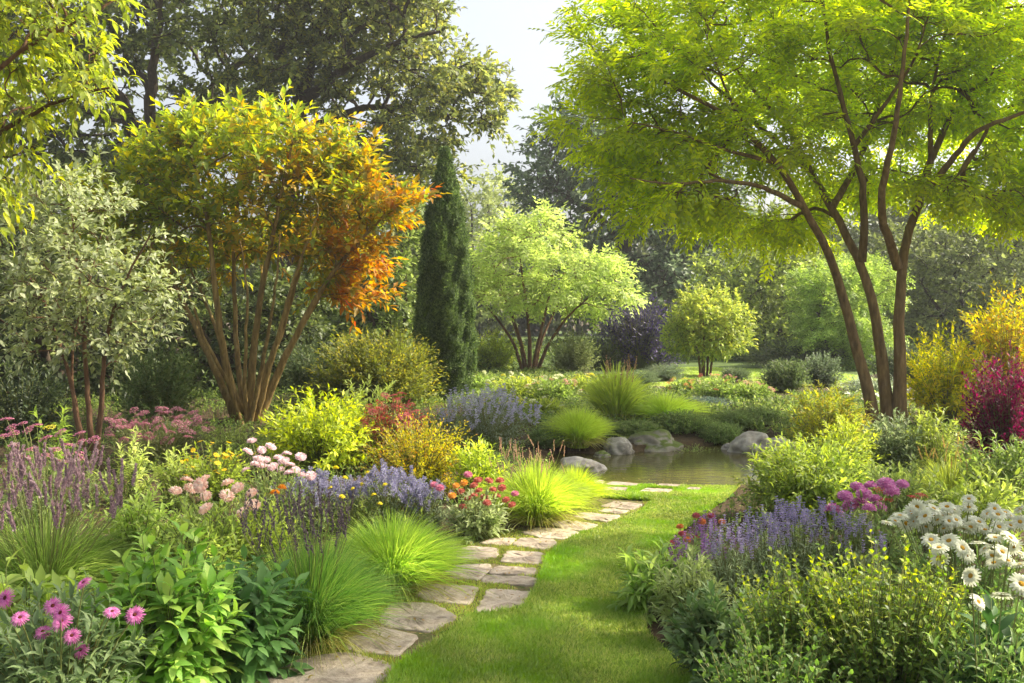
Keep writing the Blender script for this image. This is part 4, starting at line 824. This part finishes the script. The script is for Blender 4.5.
for i, (px, pb, wp, pt, lab, n) in enumerate([(314, 532, 74, 478, 'violet-blue catmint clump behind the dark seed spikes', 60), (388, 530, 78, 470, 'violet-blue catmint clump behind the second sedge', 70), (426, 534, 46, 484, 'greyish violet catmint clump left of the coral flowers', 40), (350, 528, 50, 484, 'small catmint clump with blue haze between the two larger ones', 30)]):
    r, tip, lc, H, R = shrub('catmint', lab, px, pb, wp, pt + 14, ['#5d7552', '#728a64', '#8a9c74'], .04, .4, 110, 12, 'flowering plant', seed=30 + i)
    T = dometips(np.random.default_rng(i), n, R, H * 1.08, .8, 1.05, .3); heads(r, T, .10, 'salvia', ['#747090', '#8884a0', '#9a98ac', '#827e94'], tilt=.25, seed=i, up=T[:, :2] * 1.0)
r, tip, lc, H, R = shrub('yellow_button_plant', 'thin stems with yellow buttons between the violet catmints', 352, 536, 66, 494, ['#5f7c34', '#7a9444'], .05, .3, 50, 10, 'flowering plant', seed=35)
heads(r, pxheads(lc, [(336, 468), (345, 478), (353, 489), (362, 484), (374, 495), (385, 485), (368, 473), (342, 497), (330, 488), (380, 504)], 7.0, .3), .022, 'pompon', ['#c8b030', '#d8c848'], seed=9)
heads(r, pxheads(lc, [(275, 493), (282, 488)], 6.2, .1), .03, 'pompon', ['#d08a20', '#dca030'], seed=9, name='orange_flower')
r, tip, lc, H, R = shrub('coral_flower_plant', 'low plant with coral-red round flowers beside the path bend', 478, 540, 66, 492, ['#6f8f50', '#88a468', '#a8bc88'], .075, .3, 80, 14, 'flowering plant', tpl=LANCE, seed=36)
heads(r, pxheads(lc, [(478, 481), (489, 481), (474, 486), (461, 492), (474, 496), (479, 491), (497, 497), (506, 500), (463, 507), (487, 503), (493, 490), (502, 488), (512, 505), (484, 498), (500, 481), (468, 499)], 6.9, .2), .034, 'pompon', ['#a2564c', '#b46c5c', '#c0826e'], face=.4, seed=10)
heads(r, pxheads(lc, [(464, 483), (456, 486), (452, 496)], 6.9), .032, 'pompon', ['#c88a38', '#d8a850'], face=.4, name='apricot_flower')
heads(r, pxheads(lc, [(440, 488), (434, 485), (468, 475), (515, 494)], 6.9), .034, 'pompon', ['#b86a88', '#cc8a98'], face=.4, name='pink_flower')
shrub('olive_shrub', 'large rounded olive-gold shrub left of the cypress', 376, 412, 150, 326, ['#5c6a28', '#787e30', '#96903a', '#ae9c44'], .085, .45, 760, 22, 'shrub', seed=40, rag=.05, pw=.6, alt='#66702c')
shrub('dark_shrub', 'bluish dark shrub just right of the amber tree stems', 312, 408, 80, 335, ['#3a5434', '#4c6840', '#688058'], .09, .42, 200, 16, 'shrub', seed=41)
shrub('glossy_shrub', 'glossy mid-green shrub between the silver tree and the amber tree', 160, 432, 96, 338, ['#36582a', '#4a7034', '#6f8c50'], .09, .42, 220, 16, 'shrub', seed=42)
shrub('dark_shrub', 'nearly black shrub low behind the silver tree at the left edge', 22, 445, 130, 360, ['#1e3018', '#2a4220', '#3c5830'], .08, .42, 220, 16, 'shrub', seed=43, trans=.2)
r, tip, lc, H, R = shrub('lavender', 'grey-lilac lavender mound in front of the cypress', 487, 450, 104, 404, ['#6f8468', '#889a80'], .05, .2, 260, 12, 'flowering plant', seed=44, tpl=LANCE)
T = dometips(np.random.default_rng(44), 98, R, H * 1.08, .85, 1.05, .2); heads(r, T, .17, 'lavender', ['#8a889c', '#a09eb0', '#b6b4c4'], name='flower_spike', tilt=.2, up=T[:, :2] * .9, seed=11, sr=.003)

# ---- pond bank and far beds
CUSH = 'low cushion plants on the pond bank'
for i, (px, pb, wp, pt, cols, lab) in enumerate([(551, 447, 42, 423, ['#5a8448', '#769a5c'], 'low bluish-green cushion left of the round sedge'), (690, 444, 66, 419, ['#5c8640', '#7a9e54', '#94ae68'], 'spreading feathery green cushion right of the mossy rock'),
      (722, 438, 42, 416, ['#5a8844', '#80a45c'], 'soft green cushion at the far right corner of the water'), (742, 441, 44, 424, ['#4e7a3c', '#6c9250'], 'feathery cushion hanging over the water left of the grey boulder'), (636, 438, 50, 424, ['#5a8040', '#789654'], 'mossy green cushion behind the mossy rock'), (603, 440, 34, 424, ['#52783c', '#6c8e4c'], 'small green cushion between the round sedge and the dark rough rock'), (684, 434, 64, 413, ['#4f7c38', '#6c944a', '#88a85c'], 'loose green cushion on the slope behind the spreading feathery one'), (735, 432, 50, 414, ['#567c3e', '#749656'], 'grey-green cushion behind the grey boulder'), (756, 429, 46, 411, ['#557e40', '#749456'], 'small grassy cushion between the pale slabs'), (705, 412, 48, 399, ['#4a5c58', '#5c6e68'], 'slate-grey low cushion under the round-headed tree'),
      (663, 382, 44, 363, ['#5a7458', '#70886a'], 'bluish sage mound behind the far sedge'), (640, 385, 40, 370, ['#4d6a44', '#64805a'], 'small dark green mound left of the round-headed tree'), (736, 384, 30, 368, ['#46603c', '#587450'], 'small mound just right of the round-headed tree stem')]):
    shrub('cushion_plant', lab, px, pb, wp * 1.15, pt, cols, .045, .3, 420, 14, 'plant', seed=60 + i, group=CUSH, rag=.06)
mixed = [['#c8c8a0', '#d8d4b8'], ['#b8a840', '#ccbc58'], ['#b8887c', '#c49c90'], ['#b8745c', '#c0846c']]
for i, (px, pb, wp, pt, lab, mx) in enumerate([(478, 398, 44, 377, 'low bed plant with cream flowers right beside the cypress', (0,)), (515, 408, 56, 379, 'green mound with cream and yellow flowers below the umbrella-shaped tree', (0, 1)), (553, 410, 54, 380, 'green mound with pink and cream flowers left of the iris leaves', (2, 0)),
      (585, 402, 50, 378, 'yellow-tinted flower mound behind the round sedge', (1,)), (505, 421, 50, 397, 'yellow-green mound with yellow flowers behind the lavender', (1, 0)), (545, 424, 44, 402, 'leafy mound behind the low bluish cushion', (0,)),
      (690, 400, 50, 380, 'flower mound with apricot blooms at the left foot of the round-headed tree', (3, 1)), (722, 406, 66, 378, 'broad green mound with peach flowers at the foot of the round-headed tree', (3, 2)), (752, 408, 50, 384, 'leafy green mound right of the peach-flowered one', (2,))]):
    r, tip, lc, H, R = shrub('bedding_plant', lab, px, pb, wp, pt, [['#4f7a2e', '#66923a', '#86a84c'], ['#6f9030', '#92a83c', '#b4b850']][i % 2 if i < 6 else 0], .09, .4, 160, 10, 'flowering plant', seed=80 + i)
    for q, c in enumerate(mx): heads(r, dometips(np.random.default_rng(90 + i + q), 13, R, H, .9, 1.1, .2), .045, 'umbel', mixed[c], tilt=.5, seed=i + q, stems=(q == 0))
shrub('rounded_shrub', 'dark green rounded shrub right of the round-headed tree', 786, 394, 56, 358, ['#35502c', '#456236', '#5c7844'], .07, .45, 300, 16, 'shrub', seed=100, rag=.05)
shrub('rounded_shrub', 'dark grey-green rounded shrub, the right one of the pair beyond the pond', 822, 389, 46, 353, ['#3c5438', '#4e6846', '#6a8060'], .07, .45, 260, 16, 'shrub', seed=101, rag=.05)
shrub('purple_shrub', 'dark purple-leaved shrub far back below the blue-green tree', 640, 369, 104, 290, ['#30284a', '#42385e', '#554a70'], .13, .45, 420, 18, 'shrub', seed=102, trans=.2, rag=.1)
shrub('golden_shrub', 'yellow-green shrub behind the stems of the umbrella-shaped tree', 492, 374, 66, 326, ['#7a8a2c', '#98a43a', '#b5b850'], .11, .42, 240, 16, 'shrub', seed=103)
shrub('olive_shrub', 'grey-olive shrub just right of the umbrella-shaped tree stems', 574, 377, 56, 326, ['#56683a', '#6c7c48', '#86905a'], .09, .42, 240, 16, 'shrub', seed=104)
shrub('dark_shrub', 'dark green shrub in the shade behind the grey-olive one', 600, 370, 60, 334, ['#344a2c', '#465e38'], .11, .42, 200, 14, 'shrub', seed=105)
shrub('dark_shrub', 'low dark hedge-like shrub behind the pair of rounded shrubs', 800, 368, 130, 338, ['#324828', '#435c34', '#5a7044'], .12, .42, 360, 14, 'shrub', seed=106)
shrub('pale_shrub', 'pale grey-green low planting between the right tree trunks and the far lawn', 872, 402, 70, 376, ['#6a8468', '#889c80', '#9cac90'], .08, .3, 220, 12, 'shrub', seed=107)
shrub('dark_shrub', 'shadowed shrub behind the trunks of the spreading tree', 905, 385, 80, 340, ['#33482a', '#46603a'], .1, .42, 240, 14, 'shrub', seed=108)
r, tip, lc, H, R = shrub('daisy_patch', 'distant white-flowered plant left of the tree trunks', 862, 415, 40, 392, ['#5c7c50', '#748f64'], .06, .3, 80, 10, 'flowering plant', seed=109)
heads(r, dometips(np.random.default_rng(9), 22, R, H), .035, 'simple', ['#c8c8bc', '#d8d8cc'], tilt=.4)
shrub('golden_shrub', 'upright yellow shrub at the right end of the pond', 828, 462, 92, 380, ['#848e2e', '#9ea038', '#b8b04a', '#b09850'], .075, .3, 170, 20, 'shrub', seed=110, upright=1, tpl=LANCE, trans=.5)
shrub('golden_shrub', 'glowing yellow leafy shrub right of the tree trunks', 946, 430, 92, 328, ['#8c9a20', '#b5b42c', '#dac83a', '#e2ca4c'], .1, .36, 260, 20, 'shrub', seed=111, tpl=LANCE, trans=.55, rag=.15)
shrub('golden_shrub', 'tall yellow shrub at the right edge above the magenta one', 1008, 430, 100, 286, ['#8e9230', '#b0a638', '#c8b444', '#bc8e40'], .1, .36, 280, 22, 'shrub', seed=112, tpl=LANCE, trans=.55, upright=.8, rag=.15)
shrub('magenta_shrub', 'deep magenta-red shrub at the right edge', 1005, 470, 90, 352, ['#441028', '#601638', '#7a2048', '#8c2c54'], .07, .4, 260, 20, 'shrub', seed=113, trans=.45, rag=.12)

# ---- right bed
shrub('green_mound_shrub', 'broad green arching shrub topped with yellow at the pond side of the right bed', 812, 526, 146, 441, ['#55802a', '#719a34', '#93ae3c', '#b4b845'], .075, .3, 420, 20, 'shrub', seed=120, tpl=LANCE, rag=.1, droop=.25)
shrub('golden_plant', 'yellow-lit feathery plant at the foot of the tree trunks on their left', 846, 488, 74, 420, ['#8a9c28', '#aab636', '#c8c84c'], .06, .3, 130, 18, 'plant', seed=121, upright=1, tpl=LANCE)
shrub('grey_green_plant', 'grey-green leafy clump in front of the tree trunks', 892, 485, 58, 412, ['#54704a', '#6c865c', '#889c70'], .075, .36, 110, 16, 'plant', seed=122)
shrub('mixed_plant', 'yellow-green perennial right of the grey-green clump', 932, 485, 70, 414, ['#66802c', '#869a3a', '#a8ae50'], .07, .32, 120, 16, 'plant', seed=123, tpl=LANCE, upright=1)
shrub('leafy_plant', 'tall green leafy stems below the magenta shrub at the right edge', 1000, 520, 90, 432, ['#47702c', '#608a38', '#84a048'], .09, .28, 70, 18, 'plant', seed=124, tpl=LANCE, upright=1)
shrub('leafy_plant', 'light yellow-green leafy plant behind the white daisies', 975, 560, 110, 478, ['#6f9030', '#8fa83c', '#b2ba4c'], .085, .34, 100, 15, 'plant', seed=125, tpl=LANCE)
shrub('leafy_plant', 'green filler perennial behind the pink-purple umbels', 905, 550, 90, 468, ['#557a34', '#6f9040', '#92a850'], .07, .32, 110, 15, 'plant', seed=126, tpl=LANCE)
r, tip, lc, H, R = shrub('umbel_plant', 'magenta-pink domed flower heads behind the lavender in the right bed', 872, 600, 90, 508, ['#4a7434', '#648c44', '#82a058'], .065, .3, 90, 14, 'flowering plant', seed=127, tpl=LANCE)
heads(r, pxheads(lc, [(857, 488), (870, 487), (886, 485), (902, 485), (845, 497), (892, 493), (875, 500), (860, 503), (832, 510), (869, 509), (879, 508), (851, 506), (864, 495), (840, 515)], 5.6, .2), .05, 'pompon', ['#a85c90', '#bc78a4', '#cc98b8'], face=.2, seed=12)
heads(r, pxheads(lc, [(881, 491), (913, 498), (886, 501), (921, 496)], 5.7), .042, 'umbel', ['#a84048', '#b85a50'], name='red_flower')
LAV = ['#7a729a', '#8e86a8', '#a29cb2', '#9684a0']
lv = [(698, 618, 62, 528, 34), (730, 622, 62, 518, 44), (764, 614, 62, 512, 50), (798, 606, 62, 506, 52), (832, 604, 60, 508, 46), (712, 592, 60, 516, 36), (782, 590, 70, 506, 46), (866, 612, 50, 520, 30)]
ll = ['lavender plant at the left end of the drift with pinkish spikes', 'lavender plant second from the left in the front of the drift', 'lavender plant in the middle of the drift front', 'lavender plant right of the middle of the drift, deep violet', 'lavender plant second from the right end of the drift',
      'lavender plant at the back left of the drift near the orange flowers', 'lavender plant at the back of the drift below the green arching shrub', 'lavender plant at the right end of the drift under the magenta heads']
for i, ((px, pb, wp, pt, n), lab) in enumerate(zip(lv, ll)):
    r, tip, lc, H, R = shrub('lavender', lab, px, pb, wp, pt + 34, ['#6c8c5c', '#86a274', '#9ab088'], .05, .2, 90, 12, 'flowering plant', seed=130 + i, tpl=LANCE, group='lavender drift in the right bed')
    H2 = (pb - pt) / FPX * lc[1]
    T = dometips(np.random.default_rng(130 + i), n, R * 1.1, H2, .8, 1.0, .5); T[:, 2] -= .07
    heads(r, T[: int(len(T) * .8)], .075, 'lavender', ['#7a4e98', '#94689c', '#a884b0'] if i in (0, 5) else LAV, name='flower_spike', tilt=.12, up=T[:, :2] * .8, seed=i, sr=.0013)
r, tip, lc, H, R = shrub('helenium_plant', 'plant with red and orange flowers at the left end of the lavender', 690, 606, 60, 545, ['#54803a', '#6e9648'], .06, .3, 50, 12, 'flowering plant', seed=140, tpl=LANCE)
heads(r, pxheads(lc, [(696, 516), (711, 516), (682, 534), (671, 543), (696, 538)], 5.6), .025, 'pompon', ['#8c4048', '#a05054', '#ac6058'], face=.3, name='red_flower')
heads(r, pxheads(lc, [(702, 522), (722, 522), (687, 540), (680, 527)], 5.6), .026, 'pompon', ['#b86c40', '#c4844c'], face=.3, name='orange_flower')
shrub('lanceleaf_plant', 'light green lance-leaved clump spilling onto the lawn from the right bed', 655, 614, 82, 545, ['#5a9434', '#78ac44', '#9abf5c'], .12, .26, 60, 13, 'plant', seed=141, tpl=LANCE, t0=.2, droop=.25, jit=.2)
shrub('grey_green_plant', 'pale straw-tinted leafy plant with thin seed stalks at the bed corner', 690, 648, 78, 556, ['#6c8c48', '#86a058', '#a4b270'], .07, .24, 80, 16, 'plant', seed=142, tpl=LANCE, upright=1)
shrub('glossy_plant', 'glossy blue-green leafy clump at the lower corner of the right bed', 728, 690, 120, 588, ['#3c6c34', '#528040', '#6e9654'], .075, .4, 130, 16, 'plant', seed=143, tpl=LEAF7, trans=.3)
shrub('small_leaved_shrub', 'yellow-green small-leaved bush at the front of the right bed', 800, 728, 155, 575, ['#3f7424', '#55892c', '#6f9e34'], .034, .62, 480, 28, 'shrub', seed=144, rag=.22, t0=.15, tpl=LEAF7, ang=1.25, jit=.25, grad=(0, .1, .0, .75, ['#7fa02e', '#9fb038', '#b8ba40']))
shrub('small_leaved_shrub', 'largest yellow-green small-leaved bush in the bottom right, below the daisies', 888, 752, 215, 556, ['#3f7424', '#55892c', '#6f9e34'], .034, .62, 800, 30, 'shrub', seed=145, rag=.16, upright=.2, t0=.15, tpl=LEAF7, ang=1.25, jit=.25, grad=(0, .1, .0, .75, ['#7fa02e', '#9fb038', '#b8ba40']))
shrub('small_leaved_shrub', 'low dark small-leaved bush filling the bottom edge between the glossy clump and the corner', 775, 790, 150, 630, ['#2f6420', '#437c28', '#5f9434'], .036, .62, 420, 20, 'shrub', seed=146, tpl=LEAF7, ang=1.25, t0=.15, rag=.2)
D1 = [(978, 602), (1002, 596), (971, 576), (1021, 584)]
D2 = [(994, 563), (967, 555), (978, 543), (1020, 554), (1010, 538), (995, 538), (992, 556), (1008, 561), (939, 558), (939, 548), (931, 540)]
D3 = [(969, 499), (988, 514), (956, 520), (971, 523), (947, 507), (999, 527), (931, 516), (944, 529), (907, 519), (887, 523), (917, 507), (930, 502), (1020, 522), (926, 527), (900, 516), (914, 521), (979, 522), (955, 510), (964, 529), (985, 530), (895, 521), (938, 520), (950, 515), (1010, 516), (920, 512)]
_r = np.random.default_rng(8)
D3 = D3 + [(float(a), float(503 + (1024 - a) * .06 + _r.uniform(0, 22))) for a in _r.uniform(892, 1022, 22)]; D2 = D2 + [(985, 549), (1015, 547), (1002, 552), (962, 548), (949, 541), (1020, 565)]
for pts, Y, wp, pb, pt, lab, sd_ in ((D1, 3.15, 130, 815, 625, 'white daisy plant with the largest nearest flowers at the right edge', 150), (D2, 3.7, 120, 740, 585, 'white daisy plant in the middle of the drift', 151), (D3, 4.4, 170, 672, 545, 'white daisy plant farthest back with the densest flowers', 152)):
    r, tip, lc, H, R = shrub('daisy_plant', lab, 985 if sd_ < 152 else 955, pb, wp, pt, ['#3f7030', '#55883c', '#74a04c'], .07, .26, 120, 16, 'flowering plant', seed=sd_, tpl=LANCE, group='white daisies')
    heads(r, pxheads(lc, pts, Y, .1), .036, 'daisy', ['#b4b49c', '#c6c6b0', '#d0d0c0'], face=.5, tilt=.42, seed=sd_)
shrub('broadleaf_plant', 'dark broad-leaved plant in the bottom right corner', 1010, 800, 150, 612, ['#1c4a20', '#286028', '#387434'], .13, .36, 60, 12, 'plant', tpl=LEAF7, t0=.2, ang=1.1, droop=.3, seed=153, trans=.3)

# ---- leafy ground cover under the beds (stuff)
def cover(name, label, poly, n, h, cols, seed, leaf=.05, ex=True):
    rng = np.random.default_rng(seed); P = poly.min(0) + rng.random((n, 2)) * (poly.max(0) - poly.min(0)); P = P[inside(P, poly)]
    bad = inside(P, LAWN) | inside(P, PATH) | inside(P, POND); d = np.minimum(np.minimum(pdist(P, LAWN), pdist(P, PATH)), pdist(P, POND)); P = P[~bad & (d > (.03 if 'pond' in label else .2))]
    z = hgt(P); n = len(P); A = np.column_stack([P, z]); hh = h * rng.uniform(.35, 1, n)
    C = A + rng.normal(0, .5, (n, 3)) * hh[:, None] * [1, 1, 0] + np.array([0, 0, 1]) * hh[:, None]; B = A + np.array([0, 0, .7]) * hh[:, None]
    tag(ob(name, mesh(name, [leafy(rng, A, B, C, 10, leaf, .42, LEAF4, .1, 1.0, .1, .35), tubes(bez(A, B, C, 3), np.full((n, 3), .002), 3)], leafmat(cols, patch=.35))), label, kind='stuff')
cover('ground_cover', 'low green ground cover filling the left bed', poly_world([(-150, 900), (255, 690), (440, 565), (585, 500), (540, 456), (560, 420), (480, 392), (-120, 400), (-600, 470)]), 9000, .22, ['#345a22', '#48742c', '#66903a', '#8aa448'], 1)
cover('ground_cover', 'low green ground cover filling the right bed', poly_world([(700, 683), (640, 600), (740, 490), (832, 456), (800, 430), (860, 410), (1200, 410), (1500, 500), (1300, 900), (900, 900)]), 7500, .24, ['#3a6226', '#4f7c30', '#6c943c', '#94a84a'], 2)
cover('ground_cover', 'low planting on the far side of the pond', poly_world([(430, 402), (560, 445), (720, 436), (832, 448), (900, 400), (700, 405), (600, 385), (560, 372), (430, 380)]), 9000, .2, ['#38602a', '#4a7030', '#66863c', '#869448'], 3, leaf=.08)
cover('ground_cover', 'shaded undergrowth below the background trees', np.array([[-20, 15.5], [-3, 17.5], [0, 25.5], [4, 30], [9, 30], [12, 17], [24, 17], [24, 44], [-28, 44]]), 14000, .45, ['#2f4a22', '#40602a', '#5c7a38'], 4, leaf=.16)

def litter():
    rng = np.random.default_rng(31); poly = PATH; P = poly.min(0) + rng.random((9000, 2)) * (poly.max(0) - poly.min(0)); P = P[inside(P, np.array([c + (p - c) * 1.15 for c in [poly.mean(0)] for p in poly]))]; P = P[(P[:, 1] > 4) & (P[:, 1] < 9.6)][:420]
    n = len(P); a = rng.random(n) * 6.28; pos = np.column_stack([P, np.full(n, .030) + rng.random(n) * .008])
    V, F = instance(LEAF7[0], LEAF7[1], np.column_stack([np.cos(a), np.sin(a), rng.normal(0, .12, n)]), np.tile([0, 0, 1.], (n, 1)) + rng.normal(0, .25, (n, 3)), pos, rng.uniform(.012, .034, n), rng.uniform(.006, .016, n))
    tag(ob('fallen_leaves', mesh('fallen_leaves', [(V, F)], leafmat(['#6a4a24', '#8a6a30', '#a89048', '#5a5028'], trans=.1))), 'small dry leaves scattered on the path and its edges', kind='stuff')
litter()
